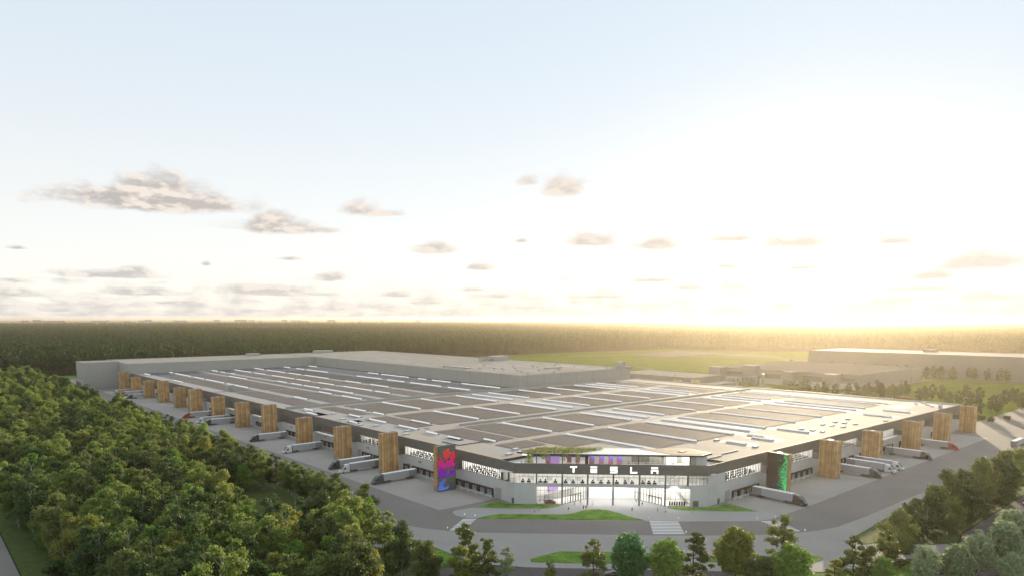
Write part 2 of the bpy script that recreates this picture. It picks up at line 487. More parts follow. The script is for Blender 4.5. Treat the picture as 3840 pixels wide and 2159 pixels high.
# ------------------------------------------------------------------ ground, roads, lawns
def build_ground():
    xs = [-33000, -12000, -4000, -1200, -300, 0, 100, 200, 300, 400, 500, 600, 800, 1100, 1600, 2600, 5000, 12000, 33000]
    b = MB(); n = len(xs)
    b.v = [(x, y, 0.0) for y in xs for x in xs]
    for j in range(n - 1):
        for i in range(n - 1):
            k = j * n + i
            b.f.append((k, k + 1, k + n + 1, k + n)); b.m.append(0)
    tag(b.build('ground', 'floor_forest'), kind='structure')

    tri_sheet('woodland_grass', [(21, 60), (125, 60), (126, 176), (122, 200), (122, 990), (21, 990)], .006, 'verge')
    tri_sheet('verge', [(125, -40), (125, 144), (150, 119.6), (190, 79.1), (210, 58.1), (228, 48.1), (262, 42.1), (300, 52.1), (700, 52.1), (700, -40)], .006, 'verge')
    tri_sheet('meadow', [(330, 960), (524, 560), (560, 200), (620, 60), (1900, 60), (1800, 395), (1620, 640), (1440, 830), (1400, 1010), (1150, 1060), (906, 1075), (330, 1060)], .006, 'meadow')
    tri_sheet('far_lawn', [(60, 1000), (145, 1000), (145, 925), (330, 925), (330, 1050), (60, 1050)], .006, 'lawn')
    tri_sheet('road', [(4, 40), (20.5, 40), (20.5, 1000), (4, 1000)], .012, 'asphalt')
    # pale pavement round the front, the yard road and the darker street in front of it
    low = [(122, 225), (128.2, 210.2), (130.9, 205.7), (134, 197.8), (138.0, 191.2), (143.8, 183.8), (156.8, 171.0), (166.0, 162.0), (188.1, 140.5),
           (202.2, 128.0), (215, 117.5), (227, 110.2), (235.2, 106.7), (245.2, 104.2), (264.7, 103.3), (333, 102.6), (442, 103), (700, 103)]
    tri_sheet('pavement', [(120, 230), (122, 200), (124.5, 185), (124.5, 160), (134.3, 147.0), (159.5, 122), (186, 96), (206, 80), (225, 76), (240, 70), (252, 71), (256, 97), (320, 99), (700, 99),
                           (700, 104), (442, 104), (333, 104), (250, 110), (215, 130), (188, 150), (150, 190), (135, 212), (130, 230)], .010, 'pavement')
    tri_sheet('yard_road', low + [(700, 152), (234, 152), (180, 206), (180, 1000), (122, 1000)], .016, 'asphalt')
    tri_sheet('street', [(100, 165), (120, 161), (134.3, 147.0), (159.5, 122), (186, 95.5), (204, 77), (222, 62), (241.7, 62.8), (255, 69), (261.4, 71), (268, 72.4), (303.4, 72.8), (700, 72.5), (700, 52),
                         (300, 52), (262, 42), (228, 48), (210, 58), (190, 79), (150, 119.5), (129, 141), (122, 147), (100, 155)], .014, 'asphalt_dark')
    tri_sheet('loading_yard', [(151.2, 215), (150.5, 245), (150.5, 800), (178.9, 800), (178.9, 214.2), (168.9, 214)], .022, 'apron')
    tri_sheet('loading_yard', [(243.0, 140), (241.4, 133), (243, 124.5), (266, 124), (333, 125.2), (500, 126), (503, 147), (540, 149.4), (244, 149.4)], .022, 'apron')
    tri_sheet('plaza', [(151.4, 204.6), (152.2, 207.6), (153.2, 209.4), (154.9, 210.4), (161.6, 209.7), (171, 207), (177, 203.5), (184.9, 197.2), (192.3, 189.9), (207.8, 189.8), (221.3, 176.3), (221.4, 160.6),
                        (232.2, 149.4), (243, 147), (243, 124.4), (236, 124.6), (229.9, 126.4), (210, 143.3), (177.7, 173.7), (154.3, 196.4), (152.1, 201)], .028, 'plaza')
    L1 = [(163.2, 209.1), (170.6, 209.7), (175.3, 210.3), (177.0, 209.0), (177.2, 204.6), (178.6, 202.2), (184.8, 196.0), (190.8, 190.0), (190.6, 188.4), (185.7, 189.1), (182.3, 190.3), (174.1, 197.7), (168.5, 203.4)]
    L2 = [(154.4, 196.6), (159.9, 196.5), (164.7, 195.3), (172.5, 188.3), (182.4, 178.9), (186.5, 177.7), (191.5, 178.0), (195, 177.2), (197.9, 175.2), (199.5, 172.0), (199.6, 167), (199.0, 162.0), (199.4, 153.9), (177.5, 174.4)]
    L3 = [(221.2, 160.0), (226, 154.6), (231.6, 149.0), (234.8, 147.8), (240.5, 147.9), (242.4, 146.2), (242, 141), (241.4, 133), (232, 141.8), (222.2, 151.4), (219.8, 155.5), (219.4, 159)]
    L4 = [(138.6, 148.9), (138.9, 150.2), (140.0, 151.3), (145, 151.2), (151.9, 150.2), (162, 140.5), (171.4, 131.2), (172.5, 127.5), (170, 124), (165.6, 123.9), (158, 130.3), (145.5, 141.9)]
    L5 = [(178.2, 114.4), (179.0, 115.8), (182, 116.2), (185.7, 115.6), (196, 106.3), (206.3, 96.7), (208.8, 93.8), (208.4, 92.5), (205.5, 92.2), (202.2, 92.9), (190, 103.2)]
    L6 = [(230.3, 90.2), (238.0, 95.6), (255.8, 96.4), (285.6, 97.4), (320.7, 98.4), (700, 98.4), (700, 73.2), (303, 73.4), (268, 73.0), (255, 70.5), (247, 76), (240.7, 84), (238.7, 87.4)]
    L7 = [(119, 200), (124.0, 187), (124.2, 176), (123.4, 160), (118, 165)]
    L8 = [(180, 84), (186, 94), (205, 79.5), (224, 75), (236, 68), (240, 64.5), (232, 63.6), (214, 69)]
    for P in (L1, L2, L3, L4, L5, L6):
        tri_sheet('lawn', P, .0, 'lawn' if P is not L6 else 'verge', lip=.12)
    for P in (L7, L8):
        tri_sheet('verge', P, .034, 'lawn')
    # kerb edging of the two lawns by the entrance
    for P in (L1, L3):
        b = MB(); n = len(P)
        cx = sum(p[0] for p in P) / n; cy_ = sum(p[1] for p in P) / n
        for i in range(n):
            a, c = Vector(P[i]), Vector(P[(i + 1) % n])
            d = (c - a).normalized(); q = Vector((d.y, -d.x))
            if q.dot((a + c) / 2 - Vector((cx, cy_))) < 0: q = -q
            a2, c2 = a + q * .02, c + q * .02
            pts = [tuple(a2), tuple(c2), tuple(c2 + q * .3), tuple(a2 + q * .3)]
            b.prism(pts, -.1, .15 + .001 * (i % 3))
        tag(b.build('kerb', 'kerb'), kind='structure')
    # paths in the wood, paved lots in the meadow
    def strip(name, pts, w, z, m):
        lft, rgt = [], []
        for i, p in enumerate(pts):
            a = Vector(pts[max(0, i - 1)]); c = Vector(pts[min(len(pts) - 1, i + 1)])
            d = (c - a).normalized(); q = Vector((-d.y, d.x)) * w / 2
            lft.append(tuple(Vector(p) + q)); rgt.append(tuple(Vector(p) - q))
        tri_sheet(name, lft + rgt[::-1], z, m)
    strip('path', [(84, 300), (91, 275), (95, 254), (101, 230), (106, 210), (114, 190), (122, 176)], 5, .018, 'pavement')
    strip('path', [(98, 415), (108, 428), (116, 440), (124, 452)], 9, .018, 'pavement')
    strip('path', [(1000, 965), (1114, 905), (1180, 800), (1209, 640), (1190, 500)], 12, .018, 'lot')
    strip('path', [(760, 560), (830, 640), (860, 720)], 8, .018, 'lot')
    strip('path', [(640, 305), (700, 300), (950, 300), (960, 150)], 9, .018, 'lot')
    tri_sheet('paved_lot', [(1114, 912), (1337, 952), (1336, 818), (1120, 817)], .018, 'lot')
    tri_sheet('paved_lot', [(1236, 806), (1326, 786), (1270, 660), (1240, 660)], .018, 'lot')


build_ground()


def build_crossings():
    quads = [[(150.8, 199.6), (154.2, 196.2), (142, 187.7), (138.2, 191.2)], [(200, 152.6), (207.5, 145.4), (196.2, 134.6), (188.1, 141.7)],
             [(230.2, 125.9), (235.6, 122.6), (229.6, 110.2), (225.2, 112.2)]]
    for q, n in zip(quads, (9, 9, 9)):
        A, B, Cc, D = [Vector(p) for p in q]
        mid = (A + B + Cc + D) / 4
        root = thing('zebra_crossing', None, None, (mid.x, mid.y, 0)); root['kind'] = 'structure'
        del_keys = [k for k in ('label', 'category') if k in root]
        for k in del_keys: del root[k]
        for i in range(n):
            t0, t1 = (i + .12) / n, (i + .58) / n
            pts = [A.lerp(D, t0), B.lerp(Cc, t0), B.lerp(Cc, t1), A.lerp(D, t1)]
            b = MB(); b.prism([(p.x, p.y) for p in pts][::-1], .020, .026)
            b.build('stripe', 'paint', root, (mid.x, mid.y, 0))
    posts = [((152.6, 201.1), 'on the plaza corner by the zebra crossing nearest the birch wood'),
             ((154.6, 197.2), 'at the tip of the long front lawn by a zebra crossing'),
             ((138.0, 191.6), 'on the wood side of the street by a zebra crossing'),
             ((200.1, 153.2), 'at the rounded lawn end by the middle zebra crossing'),
             ((208.0, 145.8), 'on the plaza edge by the middle zebra crossing'),
             ((196.2, 134.2), 'on the street side end of the middle zebra crossing'),
             ((229.7, 127.0), 'on the plaza edge near the black docked truck'),
             ((236.9, 123.8), 'by the yard corner near the cab of the black docked truck'),
             ((228.8, 108.6), 'on the street side kerb near the green screen tower')]
    proto = None
    for (x, y), txt in posts:
        if proto is None:
            r = thing('bollard_light', 'x', 'bollard', (x, y, 0), 0, 'bollard lights at the crossings')
            b = MB(); b.tube((0, 0, 0), (0, 0, .9), .09, .08, 8); b.build('post', 'grey_metal', r)
            b = MB(); b.tube((0, 0, .9), (0, 0, 1.35), .12, .12, 8); b.build('lamp_head', M_['bollard_lamp'], r)
            b = MB(); b.tube((0, 0, 1.35), (0, 0, 1.42), .13, .1, 8); b.build('cap', 'grey_metal', r)
            proto = r
        else:
            r = dup(proto); r.location = (x, y, 0)
        r['label'] = 'white bollard light ' + txt


M_['bollard_lamp'] = glow('bollard_lamp', (1, .98, .94), 1.1)
build_crossings()

# ------------------------------------------------------------------ the factory building
XF, YF = 179.0, 149.5                       # the two long fronts
A_ = Vector((179.0, 203.0)); B_ = Vector((232.5, 149.5))
ED = (B_ - A_).normalized(); IN = Vector((-ED.y, ED.x))
if IN.x < 0: IN = -IN
LCH = (B_ - A_).length
TF = lambda s, d, z: (A_.x + ED.x * s + IN.x * d, A_.y + ED.y * s + IN.y * d, z)     # chamfered front
TL = lambda s, d, z: (XF + d, s, z)                                                   # long front along Y
TR = lambda s, d, z: (s, YF + d, z)                                                   # long front along X
YEND, XEND = 804.0, 531.0
ZS, ZW, ZT = 8.3, 12.4, 16.45               # storey line, window head, top of band
ZR = 16.0

fac = thing('factory_building', 'vast low factory with charcoal upper band, pale lower walls and a chamfered glass entrance front', 'factory', (205, 176, 0))
FO = (205, 176, 0)


def fbuild(b, name, mats, parent=None, kind=None, smooth=False):
    o = b.build(name, mats, parent or fac, FO, smooth)
    if kind: o['kind'] = kind
    return o


towersL = [241.6, 287.2, 333.0, 379.4, 429.5, 475.6, 523.0, 577.0, 615.0, 663.0, 709.0, 756.0, 805.0]     # far face of each stair tower
topsL = [19.6, 19.5, 17.1, 16.9, 19.6, 17.0, 16.8, 18.5, 16.6, 19.0, 16.5, 16.5, 18.8]
towersR = [274.7, 321.6, 368.5, 421.8, 470.5, 518.0]
topsR = [17.6, 17.6, 16.9, 16.6, 16.8, 17.2]
winL = [(211.2, 237.3)] + [(a + 6.5, b - 4.2) for a, b in zip(towersL[:-1], towersL[1:])]
winL = [w for i, w in enumerate(winL) if i not in (8, 10, 12)]
winR = [(244.2, 272.2), (281, 319.2), (327.5, 367.3), (376.5, 415.2), (428, 461.5), (478, 508)]


def build_factory():
    # lower walls and charcoal upper band
    b = MB()
    b.box((203.0, 0, 0), (YEND, .4, ZS), 0, TL)
    fbuild(b, 'lower_wall', 'white_wall')
    b = MB()
    b.box((B_.x, 0, 0), (XEND, .4, ZS), 0, TR); b.box((B_.x, 0.004, ZS), (244.2, .4, ZW), 0, TR)
    fbuild(b, 'lower_wall', 'white_wall')
    b = MB(); b.box((203.0, -.06, ZW), (YEND, .45, ZT), 0, TL)
    cur = 211.2
    for a, c in winL:
        if a > cur: b.box((cur, -.06, ZS), (a, .42, ZW), 0, TL)
        cur = c
    b.box((cur, -.06, ZS), (YEND, .42, ZW), 0, TL)
    fbuild(b, 'upper_band', 'dark_band')
    b = MB(); b.box((B_.x, -.06, ZW), (XEND, .45, ZT), 0, TR)
    cur = 244.2
    for a, c in winR:
        if a > cur: b.box((cur, -.06, ZS), (a, .42, ZW), 0, TR)
        cur = c
    b.box((cur, -.06, ZS), (XEND, .42, ZW), 0, TR)
    fbuild(b, 'upper_band', 'dark_band')
    b = MB(); b.box((0.03, -.06, ZW), (LCH - .03, .45, ZT), 0, TF); fbuild(b, 'front_band', 'dark_band')
    # far side walls
    b = MB(); b.box((XEND - .4, YF + .5, 0), (XEND, 426, ZT)); fbuild(b, 'gable_wall', 'hall_wall')
    # roof: deck with the terrace corner cut back
    b = MB()
    deck = [(XF + .46, 211.5), (198.0, 211.5), (244.0, 166.0), (244.0, YF + .46), (XEND - .4, YF + .46), (XEND - .4, 426), (383, 426), (383, YEND), (XF + .46, YEND)]
    b.sheet(deck, ZR, 0)
    o = fbuild(b, 'roof', 'roof')
    bm = bmesh.new(); bm.from_mesh(o.data); bmesh.ops.triangulate(bm, faces=bm.faces)
    if bm.faces[:][0].normal.z < 0: bmesh.ops.reverse_faces(bm, faces=bm.faces)
    bm.to_mesh(o.data); bm.free()
    # parapet copings and the low walls that part the roof
    b = MB(); b.box((211.8, -.1, ZT), (YEND, .5, ZT + .07), 0, TL); b.box((244.0, -.1, ZT), (XEND, .5, ZT + .07), 0, TR)
    fbuild(b, 'coping', 'brown_dock')
    b = MB(); b.box((181, 424.2, ZR), (383, 424.8, ZR + 1.5)); b.box((383, 424.2, ZR), (XEND - 1, 424.8, ZR + 1.0)); fbuild(b, 'roof_wall', 'hall_wall')
    b = MB(); b.box((223, 297.2, ZR), (XEND - 12, 297.8, ZR + 1.0)); fbuild(b, 'roof_wall', 'hall_wall')
    b = MB(); b.box((XEND - 5, 152, ZR), (XEND - 4.6, 420, ZR + .7)); b.box((XEND - 34, 184, ZR), (XEND - 33.6, 410, ZR + .5)); fbuild(b, 'roof_wall', 'hall_wall')
    # dark terrace border where the deck is cut
    b = MB()
    for a, c in (((XF + .5, 211.5), (198.0, 211.5)), ((198.0, 211.5), (244.0, 166.0)), ((244.0, 166.0), (244.0, YF + .5))):
        a = Vector(a); c = Vector(c); d = (c - a).normalized(); q = Vector((-d.y, d.x)) * .3
        b.prism([tuple(a), tuple(c), tuple(c + q), tuple(a + q)], 15.2, 16.5)
    fbuild(b, 'terrace_border', 'brown_dock')
    b = MB(); b.prism([(179.5, 203.5), (232.5, 150.2), (244, 150), (244, 166), (198, 211.5), (179.5, 211.5)], 15.1, 15.4)
    fbuild(b, 'terrace_floor', 'int_floor')


build_factory()


# ---- roof equipment: skylights, solar rows, grey walkways, vents
def build_roof():
    def skylight(x, y0, y1, w=2.0, h=.85, z=ZR):
        b = MB()
        # upright face to -X drawn as plain white emission, glazed slope behind
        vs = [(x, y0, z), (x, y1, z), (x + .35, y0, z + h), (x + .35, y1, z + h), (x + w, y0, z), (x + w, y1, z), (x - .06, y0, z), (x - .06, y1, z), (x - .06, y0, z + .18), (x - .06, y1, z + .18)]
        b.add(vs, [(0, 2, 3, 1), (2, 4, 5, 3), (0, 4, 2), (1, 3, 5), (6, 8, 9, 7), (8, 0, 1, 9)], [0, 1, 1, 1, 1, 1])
        return fbuild(b, 'skylight', ['glow_white', 'sky_grey'])

    def array(x0, x1, y0, y1, m='solar', z=ZR, lab=None):
        b = MB(); n = max(2, round((x1 - x0) / 2.3)); w = (x1 - x0) / n
        for i in range(n):
            a = x0 + i * w + .14; c = x0 + (i + 1) * w - .14; mid = (a + c) / 2
            ny = max(1, round((y1 - y0) / 11)); 
            for j in range(ny):
                ya = y0 + (y1 - y0) * j / ny + .12; yb = y0 + (y1 - y0) * (j + 1) / ny - .12
                vs = [(a, ya, z + .18), (mid, ya, z + .26), (c, ya, z + .18), (a, yb, z + .18), (mid, yb, z + .26), (c, yb, z + .18)]
                b.add(vs, [(0, 1, 4, 3), (1, 2, 5, 4)], 0)
        return stuff(fbuild(b, 'solar_array', m))
    walk = MB()
    def grey(x0, x1, y0, y1, dz=.004): 
        walk.quad([(x0, y0, ZR + dz), (x1, y0, ZR + dz), (x1, y1, ZR + dz), (x0, y1, ZR + dz)])
    cols = [(248.5, 274.5), (279.5, 305.5), (342, 369), (373, 400), (404, 431), (465, 489)]
    singles = [245.2, 276.5, 370.5, 402.0]
    triples = [307.6, 322.8, 338.6, 434.0, 448.6, 462.0]
    bands = [(185, 240.5), (247.5, 290), (307, 355), (366, 416)]
    for bi, (y0, y1) in enumerate(bands):
        for ci, (x0, x1) in enumerate(cols):
            yy0 = y0
            if bi == 0 and x0 < 260: yy0 = 188
            if bi == 0 and x0 < 250:            # the terrace corner is cut away here
                array(x0, x1, 186, y1); continue
            array(x0, x1, yy0, y1)
        for x in singles + triples:
            if bi == 3 and x < 300 and False: continue
            skylight(x, y0 + (2 if bi else 0), y1 - 1)
            grey(x - 2.2, x + 5, y0 - 1.5, y1 + 1.5)
        grey(309, 339.5, y0 - 1, y1 + 1, .008); grey(435.5, 463, y0 - 1, y1 + 1, .008)
        # narrow arrays beside the edge strip
        if bi == 0:
            array(222, 243, 214, y1)
            array(200, 219.5, 226, y1)
        if bi == 1:
            array(222, 243, y0, 292); array(201, 219, y0, 290)
        if bi == 2:
            array(217, 243, y0, y1); array(199.5, 213, y0, y1)
        if bi == 3:
            array(217, 243, y0, y1); array(200, 211, y0 + 4, y1)
    for x, y0, y1 in ((197.8, 331, 350), (198.2, 360.5, 374), (183.2, 385, 400), (213.4, 381, 395), (214.0, 360.5, 373.5), (213.5, 312, 330), (197.5, 300, 318), (196.5, 262, 272), (205, 246, 255),
                      (196.8, 281, 291), (185, 340, 349), (190, 405, 418)):
        skylight(x, y0, y1); grey(x - 2, x + 7, y0 - 2, y1 + 2)
    for x0, x1, y0, y1 in ((184, 196, 300, 330), (184, 197, 345, 372), (186, 198, 255, 270), (188, 199, 222, 236), (203, 219, 297, 302), (182, 195, 376, 398)):
        grey(x0, x1, y0, y1)
    # far field
    xl = [(188.5, .45), (214, .62), (243.5, .5), (257.4, .6), (279, .72), (304.8, .72), (340, .9), (369.5, .85)]
    ra = random.Random(5)
    for x, dens in xl:
        y = 436 + ra.uniform(0, 8)
        while y < 790:
            ln = ra.choice((14, 22, 30, 48, 52))
            if ra.random() < dens: skylight(x, y, min(y + ln, 797), h=.95)
            y += ln + ra.choice((3, 5, 9, 16))
        grey(x - 2.5, x + 5, 430, 799)
    for x0, x1 in ((193, 211), (219, 241), (262, 276.5), (284, 302), (309.5, 337), (345, 366)):
        for y0, y1 in ((432, 488), (491, 547), (551, 612), (615, 672), (676, 733), (736, 797)):
            array(x0, x1, y0, y1, 'solar_blue' if x0 > 340 or y0 > 700 else 'solar')
    array(373.5, 381, 432, 790, 'solar_blue')
    array(247.5, 254, 432, 790)
    # skylights and low upstands of the pale deck by the green screen tower
    for x, y0, y1 in ((287, 166, 176), (306, 163, 174), (312, 172, 180), (341, 163, 180), (432, 158, 174), (461, 158, 174)):
        skylight(x, y0, y1); grey(x - 2.5, x + 6, y0 - 3, y1 + 3)
    for x in (489, 500):
        skylight(x, 190, 290); grey(x - 2, x + 5, 185, 293)
    grey(476, 500, 168, 178); grey(505, 528, 153, 178)
    stuff_o = fbuild(walk, 'grey_membrane', 'roof_grey'); stuff_o['kind'] = 'stuff'
    # domes: small round smoke vents
    vents = [(350, 171), (350, 165), (350, 160), (374, 171), (374, 166), (389, 171), (389, 166), (374, 160), (405, 171), (389, 160), (414, 154), (287, 181), (285, 160),
             (195.5, 213.8), (203, 217), (200, 226), (190.5, 219.5), (505, 160), (512, 165), (512, 172), (520, 160), (520, 170), (192, 352), (187, 360), (192, 300), (186, 292), (189, 326), (184, 334), (194, 385), (187, 408)]
    proto = None
    for x, y in vents:
        if proto is None:
            b = MB(); b.box((-1.5, -.9, 0), (1.5, .9, .35), 0); b.prism([(-1.3, -.75), (1.3, -.75), (1.3, .75), (-1.3, .75)], .35, .6, 1)
            proto = b.mesh('vent', ['sky_grey', 'trailer_top'])
        link('roof_vent', proto, fac, (x - FO[0], y - FO[1], ZR))
    # plant boxes on the deck
    b = MB(); b.box((192.5, 561, ZR), (198, 567, ZR + 4.8)); b.box((193, 560.9, ZR + .6), (196.5, 561, ZR + 2.6), 1); fbuild(b, 'roof_plant', ['hall_wall', 'grey_metal'])
    b = MB(); b.box((494.5, 151.2, ZR), (496.5, 153, ZR + 2.2)); fbuild(b, 'roof_plant', 'hall_wall')
    b = MB(); b.box((187, 250, ZR + .02), (187.3, 263, ZR + .35)); b.box((187, 250, ZR + .02), (206, 250.3, ZR + .35)); fbuild(b, 'roof_pipe', 'dark_metal')
    b = MB(); b.box((246, 158, ZR + .02), (255, 158.3, ZR + .4)); b.box((258, 160, ZR + .02), (271, 160.3, ZR + .4)); fbuild(b, 'roof_pipe', 'dark_metal')


build_roof()


# ---- windows of the long fronts, with the lit offices behind them
def build_side_windows():
    for T, wins, near in ((TL, winL, 4), (TR, winR, 4)):
        for wi, (a, c) in enumerate(wins):
            b = MB()
            n = round((c - a) / 1.25); w = (c - a) / n
            # frame: head, sill, fins
            b.box((a, -.02, ZS), (c, .3, ZS + .14), 0, T); b.box((a, -.02, ZW - .14), (c, .3, ZW), 0, T)
            for i in range(n + 1):
                s = a + i * w
                b.box((s - .09, -.12, ZS + .14), (s + .09, .16, ZW - .14), 0, T)
            fr = fbuild(b, 'window', 'dark_metal')
            if wi < near:
                for i in range(n):
                    p = MB(); p.quad([(a + i * w + .09, .1, ZS + .14), (a + (i + 1) * w - .09, .1, ZS + .14), (a + (i + 1) * w - .09, .1, ZW - .14), (a + i * w + .09, .1, ZW - .14)], 0, T)
                    p.build('pane', 'glass', fr, FO)
            else:
                p = MB()
                for i in range(n):
                    p.quad([(a + i * w + .09, .1, ZS + .14), (a + (i + 1) * w - .09, .1, ZS + .14), (a + (i + 1) * w - .09, .1, ZW - .14), (a + i * w + .09, .1, ZW - .14)], 0, T)
                stuff(p.build('panes', 'glass', fr, FO))
            # room: floor, back wall, ceiling with lamp panels, end walls
            D = 11.0
            r = MB()
            r.box((a - .4, .45, ZS - .3), (c + .4, D, ZS + .05), 1, T)
            r.box((a - .4, D, ZS - .3), (c + .4, D + .2, ZW + .2), 0, T)
            r.box((a - .6, .45, ZS - .3), (a - .4, D, ZW + .2), 0, T); r.box((c + .4, .45, ZS - .3), (c + .6, D, ZW + .2), 0, T)
            r.box((a - .4, .46, ZW + .2), (c + .4, D, ZW + .4), 0, T)
            r.box((a, .8, ZW + .10), (c, D - .3, ZW + .16), 2, T)
            fbuild(r, 'office_interior', ['int_wall', 'int_floor', 'lamp_side'])
    # ledges under some of the window rows
    for T, a, c in ((TL, 337, 378), (TL, 433, 474), (TL, 480, 521), (TR, 372, 419)):
        b = MB(); b.box((a, -2.4, ZS - .75), (c, -.1, ZS - .1), 0, T); b.box((a, -2.5, ZS - .1), (c, -2.35, ZS + .1), 0, T)
        fbuild(b, 'ledge', 'white_wall')
    # louvres
    for T, pos in ((TL, [258, 270, 304, 318, 351, 366, 398, 412]), (TR, [])):
        for s in pos:
            b = MB(); b.box((s - 1.2, -.08, 6.0), (s + 1.2, -.003, 6.9), 0, T)
            for k in range(4): b.box((s - 1.15, -.14, 6.08 + k * .2), (s + 1.15, -.08, 6.16 + k * .2), 1, T)
            fbuild(b, 'louvre', ['wood_back', 'hall_wall'])


build_side_windows()


# ---- loading docks and doors
dock_posL = [238.6, 233.4, 228.1, 222.9, 218.2] + [249, 254.2, 259.4, 263.3, 268.4, 273.6, 281] + [293.5, 298.6, 304.2, 309.4, 316, 321.2] + [338, 343.2, 348.4, 353.6, 358.6, 363.8, 369] + \
           [390, 395.2, 401, 406.2, 411.4, 417] + [435, 440.2, 448, 453.2, 458.4, 466] + [484, 490.8, 496, 503, 510, 516] + [532, 537.2, 542.7, 548, 553.2, 560] + [640, 645, 686, 691, 709.6, 728, 740.7, 765.5, 772]
dock_posR = [251.7, 256.9, 262.1, 267.3, 279.0, 284.2, 289.4, 294.6, 299.8, 305, 310.2, 315.4] + [327.5, 334.6, 341, 350.9, 360.2] + [373, 378.5, 384, 399.0, 405, 411] + [426, 432, 440.3, 446, 452] + [476, 482, 490, 496]


def build_docks():
    def proto():
        r = bpy.data.objects.new('loading_dock', None)
        f = MB()
        f.box((-2.3, -.75, 0.6), (-1.75, .0, 3.75)); f.box((1.75, -.75, 0.6), (2.3, .0, 3.75)); f.box((-2.3, -.76, 3.2), (2.3, .0, 3.8)); f.box((-2.3, -.7, 0.2), (2.3, .0, .62))
        d = MB(); d.box((-1.7, -.2, .65), (1.7, -.02, 3.2), 0); d.box((-.35, -.23, 1.9), (.35, -.2, 2.5), 1)
        for k in range(1, 5): d.box((-1.7, -.215, .65 + k * .5), (1.7, -.2, .68 + k * .5), 1)
        l = MB(); l.box((-2.6, -1.7, 0), (-1.9, -.78, 1.0)); l.box((1.9, -1.7, 0), (2.6, -.78, 1.0)); l.box((-1.85, -.95, .1), (1.85, -.72, 1.0))
        return f.mesh('dock_shelter', 'brown_dock'), d.mesh('dock_door', ['door_grey', 'glass_dark']), l.mesh('dock_bumper', 'white_wall')
    fm, dm, lm = proto()
    for T, pos, rz in ((TL, dock_posL, -math.pi / 2), (TR, dock_posR, 0)):
        for s in pos:
            P = T(s, -.005, 0)
            o = link('dock_shelter', fm, fac, (P[0] - FO[0], P[1] - FO[1], 0)); o.rotation_euler.z = rz
            link('dock_door', dm, o); link('dock_bumper', lm, o)
    def door(T, a, c, z0, z1, name, m, sl=True):
        b = MB(); b.box((a, -.06, z0), (c, -.004, z1), 0, T)
        if sl:
            k = int((z1 - z0) / .45)
            for i in range(k): b.box((a + .05, -.10, z0 + .1 + i * .45), (c - .05, -.06, z0 + .2 + i * .45), 0, T)
        fbuild(b, name, m)
    door(TL, 211.0, 214.9, 0.05, 4.6, 'roller_door', 'hall_wall'); door(TL, 203.2, 204.6, .05, 2.3, 'side_door', 'dark_band', False)
    door(TR, 244.4, 248.0, 0.05, 4.4, 'roller_door', 'hall_wall'); door(TR, 239.2, 240.7, .05, 2.2, 'side_door', 'dark_band', False)
    for s in (277.5, 325.5, 384.5): door(TL, s, s + 3.2, .05, 4.4, 'roller_door', 'hall_wall')
    door(TF, 69.9, 72.1, .05, 2.4, 'side_door', 'dark_band', False)


build_docks()

# ------------------------------------------------------------------ the chamfered front
COLS = [18.9, 28.9, 38.9, 49.1, 59.1]


def glazing(name, T, a, c, z0, z1, n, d=.12, transoms=(), mt=.07, mats=('dark_metal', 'glass'), deep=.16):
    """a glazed wall: frame mesh as the part, every pane a piece under it"""
    b = MB(); w = (c - a) / n
    b.box((a, d - deep / 2, z0), (c, d + deep / 2, z0 + .1), 0, T); b.box((a, d - deep / 2, z1 - .1), (c, d + deep / 2, z1), 0, T)
    for i in range(n + 1):
        s = a + i * w
        b.box((s - mt / 2, d - deep / 2 + .003, z0 + .1), (s + mt / 2, d + deep / 2 - .003, z1 - .1), 0, T)
    zs = [z0 + .1] + list(transoms) + [z1 - .1]
    for z in transoms:
        b.box((a + .01, d - deep / 2 + .01, z - .04), (c - .01, d + deep / 2 - .01, z + .04), 0, T)
    fr = fbuild(b, name, mats[0])
    for i in range(n):
        for j in range(len(zs) - 1):
            p = MB(); x0, x1 = a + i * w + mt / 2, a + (i + 1) * w - mt / 2
            p.quad([(x0, d, zs[j]), (x1, d, zs[j]), (x1, d, zs[j + 1]), (x0, d, zs[j + 1])], 0, T)
            p.build('pane', mats[1], fr, FO)
    return fr


